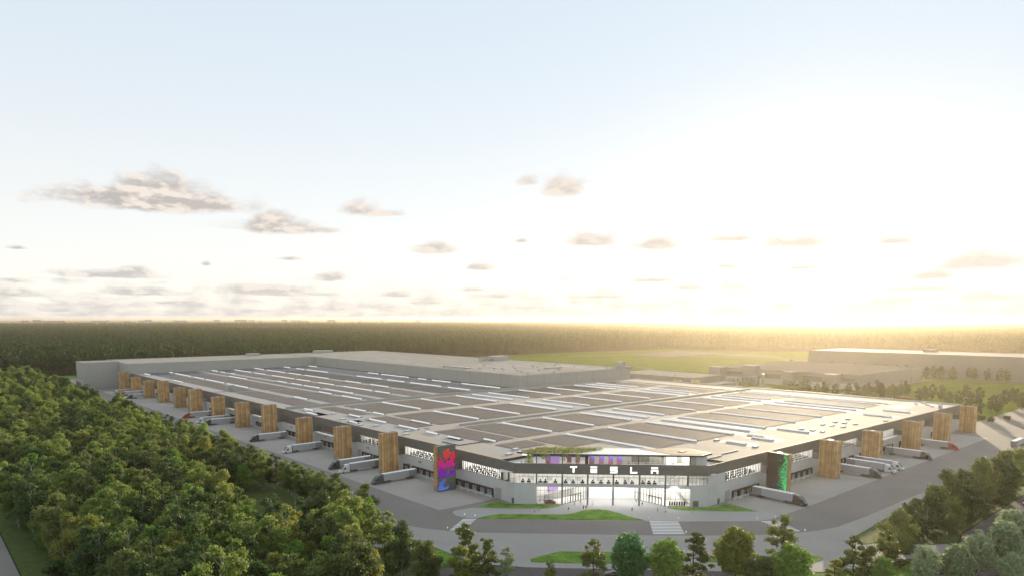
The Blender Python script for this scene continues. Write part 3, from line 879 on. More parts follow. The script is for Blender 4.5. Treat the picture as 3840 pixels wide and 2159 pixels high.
def build_front():
    # upper office: slab, glazing, columns, room
    b = MB(); b.box((0.02, 0.0, 7.25), (LCH - .02, .5, ZS), 0, TF)
    b.box((0.02, .5, 7.3), (LCH - .02, 12.5, ZS - .02), 0, TF); fbuild(b, 'floor_slab', 'white_wall')
    segs = [(.15, COLS[0] - .3, 5, 10), *[(COLS[i] + .3, COLS[i + 1] - .3, 5, 0) for i in range(4)], (COLS[4] + .3, 67.4, 5, 0), (68.1, LCH - .5, 5, 0)]
    segs[0] = (.15, COLS[0] - .3, 10, 0)
    for a, c, n, _ in segs:
        glazing('window', TF, a, c, ZS + .02, ZW, n, transoms=(11.25,))
    b = MB()
    for s in COLS[1:4]: b.box((s - .28, -.02, ZS), (s + .28, .45, ZW), 0, TF)
    fbuild(b, 'column_cover', 'dark_band')
    for s, z0 in ((COLS[0], 0), (COLS[4], 0), (67.75, ZS)):
        b = MB(); b.box((s - .3, -.05, z0), (s + .3, .5, ZW), 0, TF); fbuild(b, 'column_cover', 'dark_band')
    b = MB(); b.box((8.75 - .3, -.05, ZS), (8.75 + .3, .5, ZW), 0, TF); fbuild(b, 'column_cover', 'dark_band')
    # two wide windows that wrap the corner on the long front
    glazing('window', TL, 203.4, 206.3, ZS + .02, ZW, 1); glazing('window', TL, 207.0, 210.2, ZS + .02, ZW, 1)
    b = MB(); b.box((206.3, -.05, ZS), (207.0, .4, ZW), 0, TL); b.box((210.2, -.05, ZS), (211.2, .4, ZW), 0, TL); fbuild(b, 'column_cover', 'dark_band')
    D = 13.0
    r = MB()
    r.box((-3, .46, ZS), (LCH + 2, D, ZS + .04), 1, TF)
    r.box((-8, D, ZS), (LCH + 5, D + .2, 15.0), 0, TF)
    r.box((-6, .46, ZW + .25), (LCH + 3, D, ZW + .4), 0, TF)
    for i in range(12):
        s = 1 + i * 6.2
        r.box((s, 1.3, ZW + .12), (s + 4.4, 2.1, ZW + .18), 2, TF); r.box((s, 5, ZW + .12), (s + 4.4, 6.0, ZW + .18), 2, TF); r.box((s, 9, ZW + .12), (s + 4.4, 10, ZW + .18), 2, TF)
    fbuild(r, 'office_interior', ['int_wall', 'int_floor', 'lamp'])
    # partitions and white cupboards in the office
    r = MB()
    for s in (5, 12.5, 20.5, 24, 33, 43.5, 50, 57):
        r.box((s, 6, ZS + .05), (s + 2.4, 6.5, ZS + 1.7), 0, TF)
    fbuild(r, 'cupboard_row', 'car_white')
    # stair hall seen in the two panes by the dark columns
    r = MB()
    for k in range(9): r.box((60.5 + k * .5, 3.5, ZS + .1 + k * .33), (61.0 + k * .5, 5.2, ZS + .3 + k * .33), 0, TF)
    r.box((60.5, 3.4, ZS + .9), (60.7, 3.5, ZS + 1.0), 0, TF)
    r.quad([(60.5, 3.4, ZS + 1.0), (65, 3.4, ZS + 4.0), (65, 3.4, ZS + 4.12), (60.5, 3.4, ZS + 1.12)], 1, TF)
    r.box((60.2, 7, ZS + .05), (66, 7.4, ZS + 2.4), 0, TF); r.box((69, 5, ZS + .05), (72.5, 5.4, ZS + 2.9), 0, TF)
    fbuild(r, 'office_stair', ['int_floor', 'grey_metal'])

    # ground floor: solid ends
    b = MB(); b.box((0.02, 0, 0), (8.6, .4, 7.25), 0, TF); fbuild(b, 'lower_wall', 'white_wall')
    b = MB(); b.box((68.9, 0, 0), (LCH - .02, .4, 7.25), 0, TF); fbuild(b, 'lower_wall', 'white_wall')
    glazing('shop_window', TF, 8.7, COLS[0] - .3, 0.05, 7.25, 6, transoms=(2.9, 5.6))
    glazing('shop_window', TF, COLS[4] + .3, 68.8, 0.05, 7.25, 5, transoms=(2.9, 5.6))
    TA = lambda s, d, z: (s, 189.6 + d, z)
    TB = lambda s, d, z: (220.9 + d, s, z)
    glazing('entrance_glazing', TA, 192.6, 207.6, 0.05, 7.25, 10, d=0, transoms=(2.9, 5.6), mt=.12)
    glazing('entrance_glazing', TB, 161.4, 176.2, 0.05, 7.25, 10, d=0, transoms=(2.9, 5.6), mt=.12)
    b = MB()
    for i in range(5):
        b.box((197.0 + i * 1.5 - .12, -.18, .05), (197.0 + i * 1.5 + .12, .1, 2.9), 0, TA)
    b.box((196.9, -.18, 2.8), (203.1, .1, 3.1), 0, TA); fbuild(b, 'entrance_door', 'dark_metal')
    b = MB()
    for i in range(5):
        b.box((163.0 + i * 1.5 - .12, -.18, .05), (163.0 + i * 1.5 + .12, .1, 2.9), 0, TB)
    b.box((162.9, -.18, 2.8), (169.1, .1, 3.1), 0, TB); fbuild(b, 'entrance_door', 'dark_metal')
    # back wall of the court
    b = MB()
    p, q = Vector((207.7, 189.7)), Vector((221.0, 176.4)); n_ = Vector((1, 1)).normalized() * .3
    b.prism([tuple(p), tuple(q), tuple(q + n_), tuple(p + n_)], 0, 7.25); fbuild(b, 'court_wall', 'int_wall')
    # soffit lamps under the slab
    b = MB()
    for i in range(10):
        for j in range(5):
            s = 21.5 + i * 3.9; d = 1.4 + j * 2.2
            if d - .5 > (min(s - 19, 59 - s)) : continue
            b.box((s - .75, d - .35, 7.16), (s + .75, d + .35, 7.22), 0, TF)
    fbuild(b, 'soffit_lamp', 'court_lamp', kind='stuff')
    for s in COLS[1:4]:
        b = MB(); b.box((s - .35, .02, 0.03), (s + .35, .68, 7.25), 0, TF); fbuild(b, 'column', 'grey_metal')
    # show rooms behind the glass: floors, back walls, lamps
    r = MB()
    polyL = [(185.3, 197.2), (192.4, 190.1), (207.6, 190.0), (207.6, 199), (185.3, 199)]
    r.prism(polyL, .02, .05, 1); 
    r.box((185.0, 199, 0), (207.8, 199.3, 7.25), 0); r.box((207.7, 190, 0), (208, 199, 7.25), 0); r.box((185.0, 197.6, 0), (185.2, 199, 7.25), 0)
    for k in range(4): r.box((188.5 + k * 4.8, 191.5 if k else 195, 7.1), (191 + k * 4.8, 198.3, 7.18), 2)
    r.box((190, 197.2, .05), (206, 197.6, 2.9), 3); r.box((193.5, 198.5, 3.5), (199, 198.95, 6), 4)
    fbuild(r, 'showroom_interior', ['int_wall', 'int_floor', 'lamp', 'hall_wall', 'lilac'])
    r = MB()
    polyR = [(221.1, 161.4), (228.2, 154.3), (231, 154.3), (231, 176), (221.1, 176)]
    r.prism(polyR, .02, .05, 1)
    r.box((231, 154.3, 0), (231.3, 176, 7.25), 0); r.box((221.1, 176, 0), (231, 176.3, 7.25), 0); r.box((229, 154.0, 0), (231, 154.3, 7.25), 0)
    for k in range(4): r.box((222, 157.5 + k * 4.6, 7.1), (230, 160 + k * 4.6, 7.18), 2)
    for k in range(10): r.box((229.2, 157 + k * .5, .05 + k * .4), (230.8, 157.5 + k * .5, .3 + k * .4), 3)
    r.box((227.4, 166, .05), (229, 172, 3.2), 0)
    fbuild(r, 'lobby_interior', ['int_wall', 'int_floor', 'lamp', 'hall_wall'])


build_front()


def build_terrace():
    # canopy: one hexagonal roof with a planted part, a white part and a brown deck
    hexa = [(182.2, 205.2), (184.0, 197.9), (230.6, 151.3), (238.0, 151.9), (238.9, 162.6), (195.3, 204.9)]
    b = MB(); b.prism(hexa[::-1] if False else hexa, 19.75, 20.45, 0, 1)
    o = fbuild(b, 'canopy', ['dark_metal', 'trailer_top'])
    bm = bmesh.new(); bm.from_mesh(o.data); bmesh.ops.recalc_face_normals(bm, faces=bm.faces); bm.to_mesh(o.data); bm.free()
    b = MB(); b.prism([(223.0, 160.5), (231.2, 152.4), (237.0, 152.9), (237.8, 162.4), (223.0, 176.6)], 20.45, 20.55); fbuild(b, 'canopy_deck', 'brown_roof')
    b = MB(); b.box((229.5, 160, 20.55), (232.5, 162, 20.75)); fbuild(b, 'roof_hatch', 'hall_wall')
    # planting
    rg = random.Random(3)
    b = MB(); n = 0
    while n < 2600:
        x = rg.uniform(183, 212); y = rg.uniform(185.6, 204.4)
        if not (x + y > 382.6 and x + y < 399.2 and x > 183.4): continue
        n += 1
        h = .25 + .9 * max(0, mnoise.noise(Vector((x * .35, y * .35, 0))) + .25)
        z = 20.5 + rg.random() * h
        a = rg.uniform(0, 6.28); t = rg.uniform(-.7, .7); s = rg.uniform(.22, .5)
        ux, uy = math.cos(a) * s, math.sin(a) * s
        b.quad([(x - ux, y - uy, z - t * s), (x + uy * .6, y - ux * .6, z + .1), (x + ux, y + uy, z + t * s), (x - uy * .6, y + ux * .6, z + .1)], 0)
    for _ in range(170):      # trailing strands over the edge
        s = rg.choice((5.5, 6.4, 11, 12, 13.2, 20, 25)) + rg.uniform(-.8, .8)
        P = TF(s, rg.uniform(.1, .5) - 1.1, 0)
        x, y = P[0], P[1]; z = 20.5 - rg.random() ** 1.4 * 2.6; s_ = rg.uniform(.15, .3)
        b.quad([(x - s_, y + s_, z), (x, y, z - s_), (x + s_, y - s_, z), (x, y, z + s_)], 0)
    stuff(fbuild(b, 'roof_planting', 'leaf_yellow'))
    # posts and glazed rooms on the terrace
    b = MB()
    for s in (8.7, COLS[0], 48.6): b.box((s - .18, 1.2, 15.4), (s + .18, 1.55, 19.75), 0, TF)
    b.box((27.8, 1.0, 15.4), (29.0, 2.2, 19.75), 0, TF)
    fbuild(b, 'terrace_post', 'dark_metal')
    r = MB()
    r.box((59.2, 1.4, 15.4), (71.5, 1.5, 15.5), 1, TF); r.box((59.2, 8.5, 15.4), (71.5, 8.7, 19.75), 0, TF); r.box((59.0, 1.5, 15.4), (59.2, 8.5, 19.75), 0, TF)
    r.box((71.3, 1.5, 15.4), (71.5, 8.5, 19.75), 0, TF); r.box((59.2, 1.5, 15.41), (71.3, 8.5, 15.45), 1, TF)
    for k in range(3): r.box((60 + k * 3.8, 2, 19.6), (62.4 + k * 3.8, 8, 19.68), 2, TF)
    r.box((61.7, 6, 15.45), (62.6, 6.3, 19.7), 0, TF); r.box((64.5, 6.5, 16), (66.3, 6.6, 19), 3, TF)
    fbuild(r, 'terrace_room', ['int_wall', 'int_floor', 'lamp', 'hall_wall'])
    glazing('terrace_window', TF, 59.2, 68.4, 15.5, 19.75, 4, d=1.45)
    b = MB(); b.box((68.4, 1.3, 15.4), (68.8, 1.7, 19.75), 0, TF); b.box((71.0, 1.4, 15.4), (75.0, 1.7, 19.75), 1, TF); b.box((74.8, 1.7, 15.4), (75.0, 7, 19.75), 1, TF)
    fbuild(b, 'terrace_wall', ['dark_metal', 'white_wall'])
    b = MB(); b.box((68.8, 1.45, 15.45), (71.0, 1.6, 19.75), 0, TF); fbuild(b, 'terrace_wall', 'hall_wall')
    glazing('terrace_window', TF, 41.0, 58.9, 15.5, 19.75, 9, d=6.2, mats=('dark_metal', 'glass_dark'))
    r = MB(); r.box((30, 11, 15.4), (59, 11.2, 19.75), 0, TF)
    r.box((29.5, 7, 15.4), (41, 7.2, 19.75), 0, TF)
    for k in range(6): r.box((31 + k * 4.8, 7.5, 19.6), (34 + k * 4.8, 10.5, 19.68), 1, TF)
    r.box((47, 10.4, 15.4), (54, 10.9, 17.8), 2, TF); r.box((30, .9, 19.62), (58, 3.4, 19.7), 1, TF)
    r.box((3, .9, 19.62), (27, 2.2, 19.7), 1, TF)
    fbuild(r, 'terrace_lounge', ['int_wall', 'lamp_side', 'hall_wall'])
    # hanging banners, each two-toned, and the display box
    for k, s in enumerate((29.6, 33.3, 37.0, 40.4)):
        b = MB(); b.box((s, 3.0, 15.45), (s + 1.9, 3.12, 19.6), 0, TF)
        b.add([(s, 2.985, 15.45), (s + 1.9, 2.985, 15.45), (s + 1.9, 2.985, 16.6), (s, 2.985, 18.2)], [(0, 1, 2, 3)], 1, TF)
        r = tag(b.build('banner', ['purple', 'pink'], None, TF(s, 3, 15.45), at=TF(s, 3, 15.45)),
                ('purple and rose banner beside the thick dark terrace post', 'second purple and rose banner from the thick dark terrace post', 'third purple and rose banner from the thick dark terrace post',
                 'purple and rose banner beside the tinted terrace glazing')[k], 'banner', 'banners on the roof terrace')
    for k, s in enumerate((20.8, 24.2)):
        b = MB(); b.box((s, 8.0, 15.45), (s + 1.8, 8.12, 18.6), 0, TF)
        b.add([(s, 7.985, 17.4), (s + 1.8, 7.985, 18.6), (s, 7.985, 18.6)], [(0, 1, 2)], 1, TF)
        tag(b.build('banner', ['pink', 'purple'], None, TF(s, 8, 15.45), at=TF(s, 8, 15.45)),
            ('rose banner in the planted half of the terrace, nearer the display box', 'rose banner in the planted half of the terrace, nearer the thick post')[k], 'banner', 'banners on the roof terrace')
    t = thing('display_box', 'large lilac display box standing under the planted canopy', 'display', TF(12.5, 5, 15.45))
    b = MB(); b.box((12.2, 4.2, 15.45), (14.2, 7.4, 18.7), 0, TF); b.build('panel', 'purple', t, TF(12.5, 5, 15.45))
    b = MB(); b.box((14.2, 4.2, 15.46), (17.8, 4.3, 18.6), 0, TF); b.build('panel', 'lilac', t, TF(12.5, 5, 15.45))
    b = MB(); b.add([(12.2, 4.19, 15.45), (14.2, 4.19, 15.45), (14.2, 4.19, 16.5), (12.2, 4.19, 18)], [(0, 1, 2, 3)], 0, TF); b.build('panel_print', 'pink', t, TF(12.5, 5, 15.45))
    t = thing('round_planter', 'low round planter bench on the planted end of the terrace', 'planter', TF(5.5, 5, 15.4))
    b = MB(); b.tube((0, 0, 0), (0, 0, .55), 2.2, 2.3, 20); b.build('rim', 'white_wall', t)
    b = MB()
    for _ in range(240):
        a = rg.uniform(0, 6.28); q = 1.7 * rg.random() ** .5; z = .55 + rg.random() ** 2 * 2.2; s = rg.uniform(.12, .3)
        x, y = q * math.cos(a), q * math.sin(a)
        b.quad([(x - s, y, z), (x, y + s, z + .1), (x + s, y, z), (x, y - s, z + .1)])
    b.build('shrub', 'leaf_bright', t)
    b = MB(); b.tube((0, 0, .5), (.1, .1, 1.6), .05, .02, 5); b.build('stem', 'bark_dark', t)


build_terrace()


# ---- the lit letters on the front band
def build_sign():
    zb, zt = 13.05, 15.5; h = zt - zb; w = 2.75; t = .52
    org = TF(39, 0, 14)
    sg = thing('illuminated_sign', 'five glowing white letters spelling TESLA on the charcoal front band', 'sign', org)
    def letter(s0, polys):
        b = MB()
        for pl in polys:
            n = len(pl)
            vs = [(s0 + x, -.30, zb + z) for x, z in pl] + [(s0 + x, -.10, zb + z) for x, z in pl]
            fs = [tuple(range(n)), tuple(range(2 * n - 1, n - 1, -1))] + [(i, n + i, n + (i + 1) % n, (i + 1) % n) for i in range(n)]
            b.add(vs, fs, 0, TF)
        b.build('letter', 'sign', sg, org)
    R = lambda x0, z0, x1, z1: [(x0, z0), (x1, z0), (x1, z1), (x0, z1)]
    letter(21.9, [[(.25, h - t), (w - .25, h - t), (w, h), (0, h)], R(w / 2 - .3, 0, w / 2 + .3, h - t + .01)])
    letter(29.8, [[(.25, h - t), (w - .25, h - t), (w, h), (0, h)], R(.1, h / 2 - t / 2, w - .1, h / 2 + t / 2), [(.25, 0), (w - .25, 0), (w, t), (0, t)]])
    letter(37.6, [R(0, h - t, w, h), R(0, h / 2 - t / 2, t, h - t), R(t, h / 2 - t / 2, w, h / 2 + t / 2), R(w - t, t, w, h / 2 - t / 2), R(0, 0, w, t)])
    letter(45.4, [R(0, 0, t, h), [(t, 0), (w - .25, 0), (w, t), (t, t)]])
    letter(53.4, [[(.25, h - t), (w - .25, h - t), (w, h), (0, h)], R(0, 0, t, h / 2 + t / 2), R(w - t, 0, w, h / 2 + t / 2), R(t, h / 2 - t / 2, w - t, h / 2 + t / 2)])


build_sign()


# ------------------------------------------------------------------ stair towers clad in upright battens
def screen_mat(kind):
    m = bpy.data.materials.new('screen_' + kind); m.use_nodes = True
    nt = m.node_tree; nt.nodes.clear(); N = nt.nodes.new; L = nt.links.new
    o = N('ShaderNodeOutputMaterial'); e = N('ShaderNodeEmission'); e.inputs[1].default_value = EM(.62 if kind == 'shards' else .75)
    L(e.outputs[0], o.inputs[0]); m.cycles.emission_sampling = 'NONE'
    tc = N('ShaderNodeTexCoord'); uv = tc.outputs['UV']
    sp = N('ShaderNodeSeparateXYZ'); L(uv, sp.inputs[0])
    sc_ = N('ShaderNodeVectorMath'); sc_.operation = 'MULTIPLY'; L(uv, sc_.inputs[0])
    cr = N('ShaderNodeValToRGB')
    def ramp(stops):
        for i, (p, c) in enumerate(stops):
            el = cr.color_ramp.elements[i] if i < 2 else cr.color_ramp.elements.new(p)
            el.position = p; el.color = (*c, 1)
    def M(op, a, b=None):
        n = N('ShaderNodeMath'); n.operation = op
        for i, v in enumerate((a, b)):
            if v is None: continue
            if isinstance(v, (int, float)): n.inputs[i].default_value = v
            else: L(v, n.inputs[i])
        return n.outputs[0]
    mx = N('ShaderNodeMix'); mx.data_type = 'RGBA'
    mx.inputs['A'].default_value = (.028, .026, .024, 1)
    if kind == 'shards':
        ramp([(0, (.10, .24, .85)), (.24, (.07, .16, .75)), (.28, (.13, .02, .42)), (.42, (.22, .02, .50)), (.55, (.62, .01, .34)), (.72, (.78, .02, .09)), (.9, (.85, .09, .03))])
        L(sp.outputs[1], cr.inputs[0])
        sc_.inputs[1].default_value = (6, 11, 1)
        dn = N('ShaderNodeTexNoise'); dn.inputs['Scale'].default_value = 1.0; dn.inputs['Detail'].default_value = 5
        L(sc_.outputs[0], dn.inputs['Vector'])
        f = M('LESS_THAN', dn.outputs[0], .60)
    else:
        ramp([(0, (.34, .03, .32)), (.3, (.16, .04, .34)), (.5, (.04, .17, .36)), (.68, (.03, .42, .17)), (1, (.10, .75, .27))])
        L(M('ADD', sp.outputs[0], M('MULTIPLY', M('ABSOLUTE', M('SUBTRACT', sp.outputs[1], .45)), .35)), cr.inputs[0])
        sc_.inputs[1].default_value = (9, 22, 1)
        dn = N('ShaderNodeTexNoise'); dn.inputs['Scale'].default_value = 1.0; dn.inputs['Detail'].default_value = 6; dn.inputs['Roughness'].default_value = .7
        L(sc_.outputs[0], dn.inputs['Vector'])
        lo = N('ShaderNodeTexNoise'); lo.inputs['Scale'].default_value = 3.0; L(uv, lo.inputs['Vector'])
        # dense along the bright edge, dissolving away from it
        dens = M('ADD', M('MULTIPLY', sp.outputs[0], .52), M('MULTIPLY', M('SUBTRACT', lo.outputs[0], .5), 1.0))
        low = M('MULTIPLY', M('SUBTRACT', .5, M('ABSOLUTE', M('SUBTRACT', sp.outputs[1], .22))), .3)
        f0 = M('GREATER_THAN', M('ADD', M('MULTIPLY', M('SUBTRACT', dn.outputs[0], .5), 3.0), M('ADD', M('MULTIPLY', sp.outputs[0], .95), M('ADD', M('MULTIPLY', M('SUBTRACT', lo.outputs[0], .5), .9), low))), .80)
        diag = M('LESS_THAN', sp.outputs[1], M('ADD', .72, M('MULTIPLY', sp.outputs[0], .3)))
        diag2 = M('GREATER_THAN', sp.outputs[1], M('SUBTRACT', .30, M('MULTIPLY', sp.outputs[0], .34)))
        f = M('MULTIPLY', M('MULTIPLY', f0, diag), diag2)
    L(f, mx.inputs['Factor']); L(cr.outputs[0], mx.inputs['B']); L(mx.outputs['Result'], e.inputs[0])
    return m


M_['screen_shards'] = screen_mat('shards'); M_['screen_spray'] = screen_mat('spray')
WT = 3.5


def tower(T, far, width, top, label, screen=None, rnd=None, inner=-3.0, outer=-12.0):
    """upright slab standing clear of the facade: core, battens all round, cap, foot door"""
    s0, s1 = far - width, far
    org = T((s0 + s1) / 2, (inner + outer) / 2, 0)
    t = thing('stair_tower', label, 'tower', org, 0, 'timber stair towers along the fronts')
    b = MB(); b.box((s0 + .12, outer + .12, 0), (s1 - .12, inner - .12, top - .55), 0, T); b.build('core', 'wood_back', t, org)
    b = MB()
    def run(a, c, fn):
        n = round(abs(c - a) / .38); w = (c - a) / n
        for i in range(n):
            q = a + w * (i + .5); dz = rnd.uniform(0, .18); bw = rnd.uniform(.10, .17); pr = rnd.uniform(.02, .11)
            fn(q, bw, pr, rnd.uniform(.0, .25), top - dz)
    fronts = []
    if screen != 'near': fronts.append(lambda q, w, p, z0, z1: b.box((s0 + .11 - p, q - w, z0), (s0 + .12, q + w, z1), 0, T))
    else: pass
    fronts.append(lambda q, w, p, z0, z1: b.box((s1 - .12, q - w, z0), (s1 - .11 + p, q + w, z1), 0, T))
    for fn in fronts: run(outer + .1, inner - .1, fn)
    run(s0 + .1, s1 - .1, lambda q, w, p, z0, z1: b.box((q - w, outer + .11 - p, z0), (q + w, outer + .12, z1), 0, T))
    run(s0 + .1, s1 - .1, lambda q, w, p, z0, z1: b.box((q - w, inner - .12, z0), (q + w, inner - .11 + p, z1), 0, T))
    stuff(b.build('cladding', 'wood', t, org))
    b = MB(); b.box((s0 + .3, outer + .3, top - .5), (s1 - .3, inner - .3, top - .3), 0, T); b.box((s0 + 1, outer + 3.5, top - .3), (s1 - 1, outer + 5.5, top + .05), 1, T)
    b.build('cap', ['far_wall', 'sky_grey'], t, org)
    b = MB(); b.box((s0 + width * .25, outer - .06, 0.03), (s0 + width * .75, outer - .003, 2.5), 0, T); b.build('door', 'grey_metal', t, org)
    # bridge to the factory
    b = MB(); b.box((s0 + .9, inner - .1, ZS - .3), (s1 - .9, -.08, ZS + 2.5), 0, T); b.build('bridge', 'dark_band', t, org)
    if screen:
        me = MB()
        x0, x1 = (outer + .02, inner - .02)
        vs = [T(s0 - .02, x0, .25), T(s0 - .02, x1, .25), T(s0 - .02, x1, top - .15), T(s0 - .02, x0, top - .15)]
        uvs = [(0, 0), (1, 0), (1, 1), (0, 1)]
        if T is TR: uvs = [(1, 0), (0, 0), (0, 1), (1, 1)]
        me.quad(vs)
        mesh = me.mesh('screen', 'screen_shards' if T is TL else 'screen_spray', org)
        u = mesh.uv_layers.new(name='UVMap')
        for lp, c in zip(u.data, uvs): lp.uv = c
        if T is TL:
            mesh.materials[0] = M_['dark_band']
            shards = [[(.31, .87), (.62, .93), (.64, .84), (.68, .79), (.60, .74), (.50, .70), (.38, .73)],
                      [(.0, .77), (.11, .775), (.22, .71), (.30, .62), (.385, .52), (.36, .49), (.2, .475), (.0, .455)],
                      [(.70, .80), (.99, .84), (.99, .57), (.93, .50), (.80, .53), (.64, .49), (.47, .53), (.44, .60), (.47, .66), (.66, .69), (.72, .74)],
                      [(.0, .44), (.2, .46), (.38, .50), (.42, .44), (.5, .36), (.42, .31), (.25, .29), (.1, .32), (.0, .34)],
                      [(.99, .47), (.85, .47), (.74, .43), (.6, .36), (.5, .30), (.62, .30), (.8, .33), (.99, .37)],
                      [(.02, .025), (.02, .11), (.14, .17), (.30, .225), (.44, .255), (.38, .19), (.30, .13), (.28, .075), (.42, .07), (.56, .09), (.64, .115), (.57, .05), (.42, .022), (.2, .015)],
                      [(.0, .155), (.03, .205), (.12, .215), (.10, .19)]]
            def grow(pl):
                gx = sum(p_[0] for p_ in pl) / len(pl); gy = sum(p_[1] for p_ in pl) / len(pl)
                return [(min(.99, max(.01, gx + (p_[0] - gx) * 1.14)), min(.985, max(.015, gy + (p_[1] - gy) * 1.12))) for p_ in pl]
            mm = MB(); uu = []
            for pl in shards:
                mm.quad([T(s0 - .035, x0 + (x1 - x0) * a_, .25 + (top - .4) * c_) for a_, c_ in grow(pl)]); uu += pl
            pm = mm.mesh('screen_shapes', 'screen_shards', org); uv2 = pm.uv_layers.new(name='UVMap')
            for lp, c in zip(uv2.data, uu): lp.uv = c
            stuff(link('screen_shapes', pm, t))
        so = link('screen', mesh, t)
        f = MB()
        for (a, c, z0, z1) in ((x0 - .12, x0, .1, top), (x1, x1 + .12, .1, top), (x0, x1, .1, .25), (x0, x1, top - .15, top)):
            f.box((s0 - .1, a, z0), (s0 + .1, c, z1), 0, T)
        f.build('screen_frame', 'dark_metal', t, org)
    return t


def build_towers():
    rnd = random.Random(21)
    nth = ['', 'first', 'second', 'third', 'fourth', 'fifth', 'sixth', 'seventh', 'eighth', 'ninth', 'tenth', 'eleventh', 'twelfth']
    for i, (y, top) in enumerate(zip(towersL, topsL)):
        lab = 'timber clad tower with a red, purple and blue glowing screen on its side' if i == 0 else f'upright timber clad tower, {nth[i]} one past the red and purple screen tower'
        if i == 7: lab = 'widest timber clad tower on the truck-lined front facing the birch wood'
        if i == 12: lab = 'timber tower standing against the tall grey hall at the end of the front'
        tower(TL, y, 6.2 if i == 7 else WT, top, lab, 'near' if i == 0 else None, rnd)
    for i, (x, top) in enumerate(zip(towersR, topsR)):
        lab = 'timber tower with a dark screen showing green and violet spray' if i == 0 else f'upright timber clad tower, {nth[i]} one past the green spray screen tower'
        tower(TR, x, WT, top, lab, 'near' if i == 0 else None, rnd)


build_towers()


# ------------------------------------------------------------------ the tall hall and the other buildings
def block_building(name, label, cat, blocks, wall, roof, extras=None):
    x, y = blocks[0][0], blocks[0][1]
    t = thing(name, label, cat, (x, y, 0)); o = (x, y, 0)
    for (x0, y0, x1, y1, z0, z1) in blocks:
        b = MB(); b.prism([(x0, y0), (x1, y0), (x1, y1), (x0, y1)], z0, z1 - .5, 0); b.build('wall', wall, t, o)
        b = MB()
        for a in ((x0, y0, x1, y0 + .4), (x0, y1 - .4, x1, y1), (x0, y0 + .4, x0 + .4, y1 - .4), (x1 - .4, y0 + .4, x1, y1 - .4)):
            b.box((a[0], a[1], z1 - .5), (a[2], a[3], z1))
        b.build('parapet', wall, t, o)
        b = MB(); b.quad([(x0 + .4, y0 + .4, z1 - .46), (x1 - .4, y0 + .4, z1 - .46), (x1 - .4, y1 - .4, z1 - .46), (x0 + .4, y1 - .4, z1 - .46)]); b.build('roof', roof, t, o)
    return t, o


